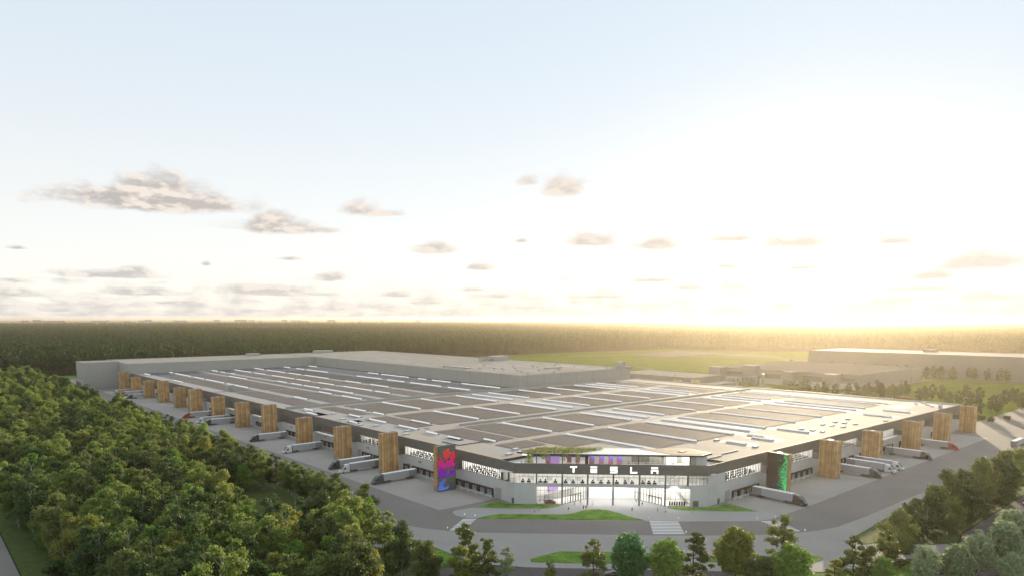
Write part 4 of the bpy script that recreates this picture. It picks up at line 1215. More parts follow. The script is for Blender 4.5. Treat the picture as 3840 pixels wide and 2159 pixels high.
def build_others():
    H = 26.6
    t, o = block_building('assembly_hall', 'tall pale grey hall with a wide flat roof rising behind the solar roof', 'hall',
                          [(383, 427, 524, 905, 0, H), (177, 805, 383, 905, 0, H), (143, 846, 177, 882, 0, H + .6)], 'hall_wall', 'hall_roof')
    rg = random.Random(9)
    b = MB()
    for _ in range(70):
        x = rg.uniform(390, 505); y = rg.uniform(440, 880); lx = rg.choice((4, 4, 5)); ly = rg.choice((12, 25, 38))
        b.quad([(x, y, H - .45), (min(x + lx, 521), y, H - .45), (min(x + lx, 521), y + ly, H - .45), (x, y + ly, H - .45)], 0)
    for _ in range(18):
        x = rg.uniform(182, 375); y = rg.uniform(812, 890)
        b.quad([(x, y, H - .45), (x + 10, y, H - .45), (x + 10, y + 3, H - .45), (x, y + 3, H - .45)], 0)
    # raise each patch a little differently so that none share a plane
    b.v = [(x, y, z + .004 * ((i // 4) % 7)) for i, (x, y, z) in enumerate(b.v)]
    stuff(b.build('grey_membrane', 'roof_grey', t, o))
    for (x0, y0, x1, y1, h) in ((515, 430, 521, 437, 5.5), (506, 429, 513, 434, 1.5), (520.5, 424, 524, 432, .9), (427, 893, 452, 903, 3), (500, 600, 521, 612, 4.5), (486, 606, 498, 612, 3), (330, 880, 345, 890, 2.5), (455, 470, 475, 474, .9), (400, 520, 404, 560, .8)):
        b = MB(); b.box((x0, y0, H - .46), (x1, y1, H + h)); b.build('roof_plant', 'hall_wall', t, o)
    for k in range(26):
        b = MB(); x, y = rg.uniform(392, 515), rg.uniform(436, 560); b.box((x, y, H - .46), (x + 1.6, y + 1.2, H + .3)); b.build('roof_vent', 'grey_metal', t, o)
    b = MB(); b.box((140.5, 846, 0), (143, 876, 8)); b.build('porch', 'hall_wall', t, o)
    for k in range(4):
        b = MB(); b.box((140.3, 849 + k * 6.4, .1), (140.5, 853 + k * 6.4, 6)); b.build('gate_door', 'dark_band', t, o)
    # seams of the wall cladding
    b = MB()
    for k in range(18): b.box((382.93, 431 + k * 21, 16.5), (382.999, 431.25 + k * 21, H - .5))
    for k in range(7): b.box((390 + k * 20, 426.93, 1), (390.25 + k * 20, 426.999, H - .5))
    stuff(b.build('cladding_seam', 'far_wall', t, o))

    t, o = block_building('link_building', 'low warehouse with a white roof behind the tall hall', 'warehouse', [(656, 447, 722, 560, 0, 8)], 'far_wall', 'hall_roof')
    for k in range(5):
        b = MB(); b.box((672 + k * 1.0, 465 + k * 17, 7.5), (674 + k * 1.0, 467 + k * 17, 8.2)); b.build('roof_vent', 'grey_metal', t, o)
    block_building('gatehouse', 'small flat white-roofed shed between the solar roof and the far warehouse', 'shed', [(622, 396, 668, 414, 0, 6.5)], 'far_wall', 'hall_roof')
    t, o = block_building('pump_station', 'tiny white-roofed service block among the trees behind the solar roof', 'shed', [(640, 352, 655, 362, 0, 4.5)], 'far_wall', 'hall_roof')
    # far warehouse with solar roof
    t, o = block_building('far_warehouse', 'long grey warehouse with solar strips on its pale roof beyond the solar roof', 'warehouse', [(735, 303, 912, 470, 0, 16)], 'far_wall', 'far_roof')
    for (y0, y1, h) in ((411, 426, 20), (367, 378, 15.6), (320, 334, 15.7), (456, 470.5, 16.3)):
        b = MB(); b.box((724, y0, 0), (734.9, y1, h)); b.build('stair_block', 'far_wall', t, o)
    b = MB(); b.box((733.5, 304, 0), (735, 455, 6)); b.build('base_wall', 'far_pale', t, o)
    for (y0, y1) in ((384, 405), (338, 360), (306, 317), (430, 452)):
        b = MB(); b.box((733.2, y0, 8.5), (735.1, y1, 12)); b.build('window', 'dark_band', t, o)
    b = MB()
    for k in range(4):
        for j in range(6):
            b.quad([(742 + k * 42, 312 + j * 26, 15.6), (778 + k * 42, 312 + j * 26, 15.6), (778 + k * 42, 330 + j * 26, 15.6), (742 + k * 42, 330 + j * 26, 15.6)])
    stuff(b.build('solar_array', 'lot', t, o))
    b = MB(); b.box((850, 302.8, .05), (856, 302.99, 4)); b.box((880, 302.8, .05), (883, 302.99, 6)); b.build('gate_door', 'dark_band', t, o)
    # pipe bridge between them
    t = thing('pipe_bridge', 'steel pipe bridge with ducts and twin stacks beside the far warehouse', 'pipe bridge', (690, 408, 0))
    b = MB()
    for k in range(7):
        x = 668 + k * 9
        b.tube((x, 404, 0), (x, 404, 9), .25, .25, 5); b.tube((x, 409, 0), (x, 409, 9), .25, .25, 5)
        if k < 6: b.tube((x, 404, 6.5), (x + 9, 404, 9), .15, .15, 4)
    b.build('frame', 'dark_metal', t, (690, 408, 0))
    b = MB()
    for q in range(3): b.tube((666, 405 + q * 1.6, 9.4), (724, 405 + q * 1.6, 9.4), .5, .5, 7)
    b.build('pipe', 'grey_metal', t, (690, 408, 0))
    for x, y in ((704, 398), (711, 394)):
        b = MB(); b.tube((x, y, 0), (x, y, 13), 1.8, 1.8, 12); b.build('stack', 'grey_metal', t, (690, 408, 0))
    t, o = block_building('storage_hall', 'very long windowless grey hall behind a row of trees near the sunlit forest', 'hall', [(967, 60, 1070, 468, 0, 29)], 'far_wall', 'far_wall')
    for (x0, y0) in ((1035, 330), (1040, 180)):
        b = MB(); b.box((x0, y0, 28.5), (x0 + 14, y0 + 14, 32)); b.build('roof_plant', 'far_wall', t, o)
    t, o = block_building('timber_shed', 'small timber faced stair head poking up behind the far roof edge', 'stair head', [(560, 190, 566, 202, 0, 15)], 'wood_back', 'trailer_top')
    for (x, y) in ((640, 452), (652, 437)):
        t, o = block_building('timber_shed', 'small timber stair head in front of the white-roofed warehouse' if x < 645 else 'timber stair head at the near corner of the white-roofed warehouse', 'stair head', [(x, y, x + 4, y + 9, 0, 6.8 if x > 645 else 6)], 'wood', 'trailer_top')
    # pale town on the horizon
    ORD = ['first', 'second', 'third', 'fourth', 'fifth', 'sixth', 'seventh', 'eighth', 'ninth', 'tenth', 'eleventh', 'twelfth', 'thirteenth', 'fourteenth', 'fifteenth', 'sixteenth', 'seventeenth', 'eighteenth', 'nineteenth', 'twentieth', 'twenty-first', 'twenty-second', 'twenty-third', 'twenty-fourth', 'last']
    rt = random.Random(4)
    spots = [(x, rt.choice((46, 52, 58, 50))) for x in (62, 92, 110, 140, 152, 242, 252, 268, 318, 355, 372, 440, 452, 545, 605, 632, 655, 715, 745, 768, 832, 838, 905, 960, 1050)]
    for i, (x, h) in enumerate(spots):
        a = rad(48.8) - math.atan((x * 1.4913 - 1920) / 2640)
        d = 9000 + rt.uniform(-900, 1500)
        X, Y = d * math.cos(a), d * math.sin(a)
        w = rt.choice((40, 60, 70, 140)) * (1.3 if x in (242, 632, 832) else 1)
        t = thing('tower_block', 'pale housing block on the hazy horizon, %s along from the end above the birch wood' % ORD[i], 'housing block', (X, Y, 0), a, 'housing blocks on the horizon')
        b = MB(); b.box((-15, -w / 2, 0), (15, w / 2, h)); b.build('wall', 'town_warm' if x in (62, 92, 110, 140, 152) else 'town', t)
        b = MB(); b.box((-16, -w / 2 - 1, h), (16, w / 2 + 1, h + 2)); b.build('roof', 'trailer_top', t)


build_others()

# ------------------------------------------------------------------ semi trucks
def build_truck_proto():
    """nose at the origin, body along +X"""
    r = bpy.data.objects.new('semi_truck', None)
    parts = {}
    # cab: stations along the length, each a rounded cross-section
    st = [(.0, .75, .45, 1.15), (.25, .95, .42, 1.45), (.9, 1.12, .4, 1.95), (1.7, 1.2, .4, 2.75), (2.5, 1.24, .4, 3.45), (3.2, 1.25, .4, 3.85), (3.9, 1.25, .42, 4.0), (4.9, 1.25, .42, 4.05)]
    b = MB(); ring = []
    for x, hw, z0, z1 in st:
        zt = z1; sh = hw * .84
        ring.append([(x, -hw, z0), (x, hw, z0), (x, hw * 1.0, z0 + (zt - z0) * .55), (x, hw * .97, z0 + (zt - z0) * .82), (x, sh, zt), (x, -sh, zt), (x, -hw * .97, z0 + (zt - z0) * .82), (x, -hw, z0 + (zt - z0) * .55)])
    n = 8
    vs = [p for q in ring for p in q]; fs = []
    for i in range(len(ring) - 1):
        for j in range(n):
            fs.append((i * n + j, (i + 1) * n + j, (i + 1) * n + (j + 1) % n, i * n + (j + 1) % n))
    fs.append(tuple(range(n))); fs.append(tuple(range(len(vs) - 1, len(vs) - n - 1, -1)))
    b.add(vs, [f[::-1] for f in fs], 0)
    me = b.mesh('cab', ['cab_white'])
    bm = bmesh.new(); bm.from_mesh(me); bmesh.ops.recalc_face_normals(bm, faces=bm.faces); bm.to_mesh(me); bm.free()
    parts['cab'] = me
    b = MB()     # windscreen sheet standing proud of the nose slope
    ws = [(.62, .78, 1.78), (1.2, .98, 2.35), (1.95, 1.02, 3.02), (2.65, 1.0, 3.62)]
    for i in range(3):
        x0, w0, z0 = ws[i]; x1, w1, z1 = ws[i + 1]
        b.quad([(x0 - .06, -w0, z0 + .04), (x1 - .06, -w1, z1 + .04), (x1 - .06, w1, z1 + .04), (x0 - .06, w0, z0 + .04)][::-1])
    parts['windscreen'] = b.mesh('windscreen', 'screen_glass')
    for s, nm in ((-1, 'a'), (1, 'b')):
        b = MB()
        pl = [(1.35, 1.75), (3.0, 1.75), (2.95, 2.75), (2.35, 2.75)]
        vs = [(x, s * 1.262, z) for x, z in pl]
        b.quad(vs if s < 0 else vs[::-1])
        parts['side_window' + nm] = b.mesh('side_window', 'screen_glass')
    b = MB(); b.box((4.2, -1.1, .45), (8.6, 1.1, 1.1)); b.box((4.9, -1.15, .35), (8.4, 1.15, .8)); parts['chassis'] = b.mesh('chassis', 'dark_metal')
    b = MB(); b.box((.05, -.85, .35), (.5, .85, .75)); parts['bumper'] = b.mesh('bumper', 'dark_metal')
    b = MB(); b.box((.06, -.82, .98), (.2, -.5, 1.1)); parts['hl1'] = b.mesh('headlight', 'trailer_top')
    b = MB(); b.box((.06, .5, .98), (.2, .82, 1.1)); parts['hl2'] = b.mesh('headlight', 'trailer_top')
    b = MB(); b.tube((0, -.16, 0), (0, .16, 0), .5, .5, 14, 0); b.tube((0, -.17, 0), (0, .17, 0), .26, .26, 10, 1); wheel = b.mesh('wheel', ['tyre', 'grey_metal'])
    b = MB(); b.box((5.4, -1.29, 1.15), (18.6, 1.29, 4.16)); parts['trailer'] = b.mesh('trailer', 'trailer')
    b = MB(); b.box((18.6, -1.285, 1.15), (22.9, 1.285, 4.155)); parts['rear'] = b.mesh('trailer_rear', 'trailer_shaded')  # rear length of the same box, carrying the painted shade
    b = MB(); b.box((5.42, -1.24, 4.16), (22.85, 1.24, 4.2)); parts['top'] = b.mesh('trailer_roof', 'trailer_top')
    b = MB()
    for y in (-.9, .9): b.box((8.9, y - .08, .1), (9.1, y + .08, 1.15)); b.box((8.75, y - .18, .02), (9.25, y + .18, .1))
    b.box((8.95, -.9, .6), (9.05, .9, .7)); parts['gear'] = b.mesh('landing_gear', 'dark_metal')
    b = MB(); b.box((17.2, -1.0, .7), (21.8, 1.0, 1.15)); b.box((9.5, -.5, .95), (22, .5, 1.15)); parts['bogie'] = b.mesh('bogie', 'dark_metal')

    def make(name, cabm, loc, rz, label, group):
        t = thing(name, label, 'truck', loc, rz, group)
        c = None
        for k, me in parts.items():
            o = link(me.name.split('.')[0], me, None)
            if k == 'cab':
                c = o; o.parent = t
                o.material_slots[0].link = 'OBJECT'; o.material_slots[0].material = M_[cabm]
            elif k in ('windscreen', 'side_windowa', 'side_windowb', 'hl1', 'hl2', 'bumper'): o.parent = c
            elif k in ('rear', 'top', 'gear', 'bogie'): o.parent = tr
            else: o.parent = t
            if k == 'trailer': tr = o
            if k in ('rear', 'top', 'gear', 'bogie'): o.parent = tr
        for x, ys in ((1.55, 1.08), (6.2, 1.0), (7.5, 1.0), (19.0, 1.05), (20.4, 1.05)):
            for s in (-1, 1): link('wheel', wheel, t, (x, s * ys, .5))
        return t
    return make


def build_trucks():
    make = build_truck_proto()
    G = 'semi trucks backed onto the loading docks'
    left = [(268.3, 'cab_grey', 'charcoal cab semi truck docked just past the red and purple screen tower'),
            (298.6, 'cab_white', 'white cab semi truck docked right beside a black one behind the second timber tower'),
            (309.4, 'cab_black', 'black cab semi truck half hidden by a white one near the second timber tower'),
            (363.8, 'cab_white', 'white cab semi truck docked alone between the third and fourth timber towers'),
            (411.4, 'cab_black', 'black cab semi truck docked alone past the fourth timber tower'),
            (496.0, 'cab_black', 'black cab semi truck, nearest of three docked together along the wood-side front'),
            (510.0, 'cab_white', 'white cab semi truck between a black and a red one along the wood-side front'),
            (542.7, 'cab_red', 'red cab semi truck docked beyond a white one at the widest timber tower'),
            (709.6, 'cab_black', 'black cab semi truck, nearest of the three farthest docked trucks'),
            (740.7, 'cab_red', 'red cab semi truck, middle one of the three farthest docked trucks'),
            (765.5, 'cab_white', 'white cab semi truck docked farthest away near the tall grey hall')]
    for y, c, lab in left: make('semi_truck', c, (152.4, y, .022), 0, lab, G)
    right = [(262.1, 'cab_black', 'black cab semi truck docked beside the green spray screen tower'),
             (334.6, 'cab_grey', 'charcoal cab semi truck, nearest of three docked in a cluster past the second timber tower'),
             (350.9, 'cab_white', 'white cab semi truck in the middle of the cluster of three past a timber tower'),
             (360.2, 'cab_white', 'white cab semi truck on the far side of the cluster of three'),
             (399.0, 'cab_black', 'black cab semi truck docked alone between two timber towers on the sunlit side'),
             (440.3, 'cab_red', 'red cab semi truck docked alone on the sunlit side front')]
    for x, c, lab in right: make('semi_truck', c, (x, 124.2, .022), math.pi / 2, lab, G)
    make('semi_truck', 'cab_red', (493.5, 106.3, .02), math.pi, 'pale trailer of a semi truck driving off along the yard road past the last towers', 'semi trucks on the yard roads')
    make('semi_truck', 'cab_white', (137, 607, .02), math.pi / 2, 'semi truck driving on the yard road behind a clump of dark round trees', 'semi trucks on the yard roads')
    make('semi_truck', 'cab_white', (131, 372, .02), math.pi / 2, 'semi truck on the yard road whose white roof shows above the wood edge', 'semi trucks on the yard roads')
    make('semi_truck', 'cab_red', (137, 962, .02), -math.pi / 2, 'tiny red cab semi truck on the far road beside the tall hall', 'semi trucks on the yard roads')


build_trucks()


# ------------------------------------------------------------------ cars
def build_cars():
    b = MB()
    # lower body by stations (x, half width, bottom, top)
    st = [(-2.35, .62, .42, .72), (-2.1, .84, .28, .86), (-1.2, .92, .24, .93), (0, .93, .24, .96), (1.3, .92, .24, .95), (2.0, .86, .28, .92), (2.35, .7, .4, .82)]
    vs = []; fs = []
    for x, w, z0, z1 in st:
        vs += [(x, -w * .92, z0), (x, w * .92, z0), (x, w, (z0 + z1) / 2), (x, w * .88, z1), (x, -w * .88, z1), (x, -w, (z0 + z1) / 2)]
    for i in range(len(st) - 1):
        for j in range(6): fs.append((i * 6 + j, i * 6 + (j + 1) % 6, (i + 1) * 6 + (j + 1) % 6, (i + 1) * 6 + j))
    fs.append(tuple(range(5, -1, -1))); fs.append(tuple(range(len(vs) - 6, len(vs))))
    b.add(vs, fs); body = b.mesh('body', 'car_red')
    bm = bmesh.new(); bm.from_mesh(body); bmesh.ops.recalc_face_normals(bm, faces=bm.faces); bm.to_mesh(body); bm.free()
    b = MB(); cb = [(-1.35, .8, .93), (-.35, .64, 1.38), (.6, .62, 1.42), (2.0, .74, .92)]
    vs = []
    for x, w, z in cb: vs += [(x, -w, z), (x, w, z)]
    vs += [(-.35, -.82, .94), (-.35, .82, .94), (.6, -.84, .95), (.6, .84, .95)]
    b.add(vs, [(0, 1, 3, 2), (2, 3, 5, 4), (4, 5, 7, 6), (0, 2, 8), (2, 4, 10, 8), (4, 6, 10), (1, 9, 3), (3, 9, 11, 5), (5, 11, 7)]); cabin = b.mesh('cabin_glass', 'screen_glass')
    b = MB(); b.quad([(-.3, -.58, 1.40), (-.3, .58, 1.40), (.6, .57, 1.44), (.6, -.57, 1.44)][::-1]); roof = b.mesh('roof', 'cab_black')
    b = MB(); b.tube((0, -.11, 0), (0, .11, 0), .34, .34, 14, 0); b.tube((0, -.12, 0), (0, .12, 0), .22, .22, 10, 1); wh = b.mesh('wheel', ['tyre', 'grey_metal'])
    b = MB(); b.box((-2.3, -.7, .6), (-2.12, -.45, .7)); b.box((-2.3, .45, .6), (-2.12, .7, .7)); hl = b.mesh('headlights', 'trailer_top')
    def car(m, loc, rz, label, group=None):
        t = thing('car', label, 'car', loc, rz, group)
        o = link('body', body, t); o.material_slots[0].link = 'OBJECT'; o.material_slots[0].material = M_[m]
        link('cabin_glass', cabin, t); link('roof', roof, t); 
        for s in (-.57, .57):
            h = link('headlight', HL, t, (-2.24, s, .66))
        for x in (-1.45, 1.5):
            for s in (-.84, .84): link('wheel', wh, t, (x, s, .34))
    b = MB(); b.box((-.06, -.14, -.05), (.08, .14, .05)); HL = b.mesh('headlight', 'trailer_top')
    car('car_red', (190.1, 194.1, .06), rad(135), 'red car on display behind the ground floor show window')
    car('car_dark', (148.3, 125.6, .014), rad(-47), 'dark car driving along the street at the very bottom of the scene', 'cars on the street')
    car('car_white', (331.7, 69.0, .014), rad(5), 'white car on the street behind the round pale trees', 'cars on the street')
    car('car_dark', (232.0, 51.5, .014), rad(20), 'dark car half hidden under the pale round trees by the street', 'cars on the street')


build_cars()


# ------------------------------------------------------------------ people
def build_people():
    def body(walk):
        me = bpy.data.meshes.new('person')
        sw = .22 if walk else .05
        J = [((0, 0, .95), .15), ((0, 0, 1.18), .135), ((0, 0, 1.38), .16), ((0, 0, 1.50), .06), ((0, .02, 1.60), .095), ((0, .01, 1.72), .085),
             ((.10, 0, .90), .10), ((.11, sw, .50), .07), ((.11, sw * 1.1 - .08 if walk else 0, .09), .05), ((.11, sw + .08, .04), .045),
             ((-.10, 0, .90), .10), ((-.11, -sw * .5, .50), .07), ((-.11, -sw * 1.6, .10), .05), ((-.11, -sw * 1.5 + .12, .04), .045),
             ((.20, 0, 1.42), .065), ((.26, -sw * .6, 1.14), .05), ((.25, -sw * .3 + .1, .90), .04), ((.25, -sw * .2 + .14, .80), .035),
             ((-.20, 0, 1.42), .065), ((-.26, sw * .6, 1.14), .05), ((-.25, sw * .8 + .06, .90), .04), ((-.25, sw + .1, .80), .035)]
        E = [(0, 1), (1, 2), (2, 3), (3, 4), (4, 5), (0, 6), (6, 7), (7, 8), (8, 9), (0, 10), (10, 11), (11, 12), (12, 13), (2, 14), (14, 15), (15, 16), (16, 17), (2, 18), (18, 19), (19, 20), (20, 21)]
        me.from_pydata([j[0] for j in J], E, [])
        o = bpy.data.objects.new('person_body', me); COL.objects.link(o)
        sk = o.modifiers.new('skin', 'SKIN')
        for i, d in enumerate(me.skin_vertices[0].data): d.radius = (J[i][1], J[i][1]); d.use_root = (i == 0)
        ss = o.modifiers.new('sub', 'SUBSURF'); ss.levels = 1; ss.render_levels = 1
        bpy.context.view_layer.update()
        ev = o.evaluated_get(bpy.context.evaluated_depsgraph_get())
        m2 = bpy.data.meshes.new_from_object(ev)
        bpy.data.objects.remove(o)
        m2.name = 'person_body'
        m2.materials.clear()
        for k in ('skin', 'cl_white', 'cl_navy', 'hair', 'shoe'): m2.materials.append(M_[k])
        for p in m2.polygons:
            c = p.center
            p.material_index = 3 if (c.z > 1.66 or (c.z > 1.56 and c.y < -.02)) else 0 if (c.z > 1.47 or (abs(c.x) > .2 and c.z < .88 and c.z > .7)) else 1 if c.z > .93 or abs(c.x) > .2 else 4 if c.z < .09 else 2
            p.use_smooth = True
        return m2
    meshes = [body(False), body(True)]
    P = [  # x, y, z, walking, heading, top, bottom, label
        (176.4, 188.5, .03, 1, 40, 'cl_white', 'cl_black', 'person in white top and black trousers walking along the lawn edge path'),
        (178.9, 189.0, .03, 1, 60, 'cl_yellow', 'cl_tan', 'person in pale yellow clothes walking just behind another by the lawn edge'),
        (187.1, 181.0, .03, 1, 120, 'cl_red', 'cl_white', 'person in a red top standing on the plaza beyond the long lawn'),
        (195.2, 185.5, .03, 1, 20, 'cl_grey', 'cl_black', 'person in grey walking close to the entrance doors'),
        (199.0, 185.9, .03, 1, 70, 'cl_tan', 'cl_grey', 'person in tan stepping out of the dark framed entrance doors'),
        (193.5, 179.2, .03, 0, 150, 'cl_grey', 'cl_navy', 'person in grey top standing close beside one in rose on the plaza'),
        (194.1, 178.4, .03, 0, 330, 'cl_red', 'cl_grey', 'person in rose top, one of a pair standing close together on the plaza'),
        (200.0, 180.6, .03, 1, 200, 'cl_white', 'cl_tan', 'person in white standing by the first grey column of the entrance court'),
        (205.0, 164.7, .03, 0, 180, 'cl_navy', 'cl_navy', 'person all in navy standing alone in the middle of the plaza'),
        (211.9, 158.0, .03, 0, 200, 'cl_red', 'cl_black', 'person in dark red top and black trousers on the plaza near the lobby glass'),
        (213.1, 155.1, .03, 1, 240, 'cl_white', 'cl_black', 'person in white and black walking near the rounded lawn by the lobby'),
        (219.8, 148.1, .03, 1, 300, 'cl_white', 'cl_yellow', 'person in white top and yellow skirt walking along the plaza lawn edge'),
        (215.3, 171.0, .03, 1, 150, 'cl_tan', 'cl_white', 'person in tan top by the lobby glazing of the entrance court'),
        (213.9, 166.9, .03, 0, 160, 'cl_blue', 'cl_white', 'person in light blue top near the entrance court column'),
        (187.6, 197.6, .06, 0, 200, 'cl_white', 'cl_black', 'person in white shirt inside the show room beside the red car'),
        (186.3, 198.3, .06, 1, 100, 'cl_black', 'cl_black', 'person in black inside the show room behind the glass'),
    ]
    for (s, d, w, tp, bt, lab) in ((2.6, 2.2, 0, 'cl_navy', 'cl_navy', 'person in navy on the terrace by the round planter'), (13.0, 2.0, 0, 'cl_black', 'cl_black', 'person in black on the terrace beside the display box'),
                                   (24.4, 2.0, 0, 'cl_tan', 'cl_grey', 'person in tan on the terrace beneath the planted canopy, one of a pair'), (25.2, 2.2, 0, 'cl_grey', 'cl_black', 'person in grey on the terrace beneath the planted canopy, one of a pair'),
                                   (45.2, 4.0, 0, 'cl_black', 'cl_grey', 'dark dressed person standing on the terrace above the letter L'), (48.0, 4.6, 1, 'cl_grey', 'cl_grey', 'grey dressed person walking on the terrace by the tinted glazing'),
                                   (51.8, 3.4, 0, 'cl_black', 'cl_black', 'person in black alone on the terrace near the lit room'), (62.4, 3.2, 1, 'cl_yellow', 'cl_tan', 'person in yellow inside the lit terrace room'),
                                   (7.0, 4.0, 1, 'cl_tan', 'cl_black', 'person in tan on the far side of the round planter')):
        q = TF(s, d, 15.42); P.append((q[0], q[1], 15.42 if s < 59 else 15.46, w, 200, tp, bt, lab))
    for (x, y, z, w, hd, tp, bt, lab) in P:
        o = link('person', meshes[w])
        o.location = (x, y, z); o.rotation_euler.z = rad(hd)
        for i, mname in ((1, tp), (2, bt)):
            o.material_slots[i].link = 'OBJECT'; o.material_slots[i].material = M_[mname]
        tag(o, lab, 'person', 'people around the entrance')


build_people()


# ------------------------------------------------------------------ office furniture behind the glass
def build_furniture():
    b = MB(); b.box((-.8, -.35, .70), (.8, .35, .75)); top = b.mesh('table_top', 'car_white')
    b = MB(); b.box((-.75, -.3, 0), (-.68, .3, .70)); leg = b.mesh('leg', 'grey_metal')
    b = MB(); b.box((-.3, -.05, .78), (.3, .0, 1.2)); b.box((-.05, -.05, .75), (.05, .05, .8)); scr = b.mesh('monitor', 'screen_glass')
    b = MB(); b.box((-.3, -.3, .42), (.3, .3, .55)); b.box((-.3, .22, .55), (.3, .32, 1.15)); b.tube((0, 0, .05), (0, 0, .42), .05, .05, 6); b.box((-.3, -.05, 0.01), (.3, .05, .06)); ch = b.mesh('chair', 'cl_black')
    b = MB(); b.box((-.75, -.3, .02), (.75, -.24, .69)); fr = b.mesh('modesty_panel', 'dark_metal')
    rz_f = math.atan2(ED.y, ED.x)
    k = 0
    ORD = ['first', 'second', 'third', 'fourth', 'fifth', 'sixth', 'seventh', 'eighth', 'ninth', 'tenth', 'eleventh', 'twelfth', 'thirteenth', 'fourteenth', 'fifteenth', 'sixteenth', 'last']
    for k, s in enumerate((3.2, 5.6, 8.0 + 2.2, 12.2, 16.2, 20.2, 23.2, 26.9, 31.0, 34.2, 37.2, 40.4, 43.8, 46.4, 50.6, 53.0, 55.2)):
        p = TF(s, 2.0, ZS + .045)
        t = thing('desk', f'white desk in the upper front window, {ORD[k]} in the row from the wood-side corner', 'desk', p, rz_f, 'desks along the upper front window')
        link('table_top', top, t); link('leg', leg, t); link('leg', leg, t, (1.43, 0, 0)); link('monitor', scr, t, (0, .1, 0)); link('modesty_panel', fr, t)
        c = thing('office_chair', f'black office chair at the upper front window, {ORD[k]} in the row from the wood-side corner', 'chair', TF(s, 2.0 + .9, ZS + .045), rz_f, 'chairs along the upper front window')
        link('seat', ch, c)
    tm = MB(); tm.box((-1.1, -.5, .7), (1.1, .5, .76), 0); tm.box((-1.0, -.4, 0), (-.92, .4, .7), 1); tm.box((.92, -.4, 0), (1.0, .4, .7), 1); tm.box((-.4, -.7, .3), (.4, -.55, 1.0), 1); tm.box((-.4, .55, .3), (.4, .7, 1.0), 1)
    tm = tm.mesh('table', ['car_white', 'cl_black'])
    for T, wins, rz, txt, g in ((TL, [winL[0], winL[1], winL[2], winL[3]], math.pi / 2, 'wood-side', 'tables in the wood-side offices'), (TR, winR[:3], 0, 'sunlit side', 'tables in the sunlit side offices')):
        for (a, c) in wins:
            s = a + 2
            while s < c - 1.5:
                for d in (2.0, 4.4, 7.0):
                    o = link('office_table', tm); p = T(s + d * .3, d, ZS + .055); o.location = p; o.rotation_euler.z = rz
                    tag(o, f'white table with black chairs in the lit upper offices of the {txt} front', 'table', g)
                s += 3.6
    # rows of dark lobby seats
    b = MB(); b.box((-.3, -.3, .38), (.3, .3, .48)); b.box((-.3, .2, .48), (.3, .3, 1.05)); b.box((-.25, -.25, 0.01), (.25, .25, .38)); seat = b.mesh('lobby_seat', 'cl_black')
    for i in range(7):
        for j in range(3):
            o = link('lobby_seat', seat); p = TF(61.2 + i * .95 + j * .2, 1.6 + j * 1.1, .06); o.location = p; o.rotation_euler.z = rz_f + math.pi
            tag(o, 'black seat in the rows of seats behind the lobby window', 'seat', 'black seats in the lobby')


build_furniture()

# ------------------------------------------------------------------ trees
def leaf_mesh(name, clumps, n, size, matname, rs, flat=.55, hollow=.7):
    """n leaf sprays (bent quads) spread over the shells of the clumps (x, y, z, r, squash)"""
    cl = np.array(clumps, float)
    w = cl[:, 3] ** 2; w /= w.sum()
    k = rs.choice(len(cl), n, p=w)
    d = rs.normal(size=(n, 3)); d /= np.linalg.norm(d, axis=1)[:, None]
    r = cl[k, 3] * (hollow + (1.08 - hollow) * rs.random(n) ** .8)
    r = np.where(rs.random(n) < .13, r * (1.1 + .35 * rs.random(n)), r)      # stray twigs beyond the clump
    c = cl[k, :3] + d * r[:, None] * np.stack([np.ones(n), np.ones(n), cl[k, 4]], 1)
    nrm = d + rs.normal(size=(n, 3)) * flat + np.array([0, 0, .35]); nrm /= np.linalg.norm(nrm, axis=1)[:, None]
    t = np.cross(nrm, rs.normal(size=(n, 3))); t /= np.linalg.norm(t, axis=1)[:, None] + 1e-9
    b = np.cross(nrm, t)
    s = size * (.55 + .8 * rs.random(n))[:, None]
    bend = nrm * s * .25
    v = np.stack([c - t * s - bend, c + b * s * .55, c + t * s - bend, c - b * s * .55], 1).reshape(-1, 3)
    me = bpy.data.meshes.new(name)
    me.vertices.add(4 * n); me.vertices.foreach_set('co', v.astype(np.float32).ravel())
    me.loops.add(4 * n); me.loops.foreach_set('vertex_index', np.arange(4 * n, dtype=np.int32))
    me.polygons.add(n); me.polygons.foreach_set('loop_start', np.arange(0, 4 * n, 4, dtype=np.int32))
    me.materials.append(M_[matname]); me.update(calc_edges=True); me.validate()
    return me


def trunk_mesh(name, h, r0, matname, rnd, wiggle, branches=()):
    b = MB(); pts = []; n = 8
    x = y = 0.0
    for i in range(n + 1):
        t = i / n
        pts.append((x, y, h * t, r0 * (1 - t) ** .8 + .03))
        x += rnd.uniform(-1, 1) * wiggle; y += rnd.uniform(-1, 1) * wiggle
    for a, c in zip(pts[:-1], pts[1:]):
        b.tube(a[:3], c[:3], a[3], c[3], 6, 0, False)
    def on(z):
        i = min(n - 1, int(z / h * n)); f = z / h * n - i
        return [pts[i][q] + (pts[i + 1][q] - pts[i][q]) * f for q in range(3)]
    for (z, ex, ey, ez) in branches:
        p = on(z); mid = ((p[0] + ex) / 2, (p[1] + ey) / 2, p[2] + (ez - p[2]) * .35)
        b.tube(p, mid, r0 * .38, r0 * .24, 5, 0, False); b.tube(mid, (ex, ey, ez), r0 * .24, .02, 5, 0, False)
    return b.mesh(name, matname, smooth=True), on


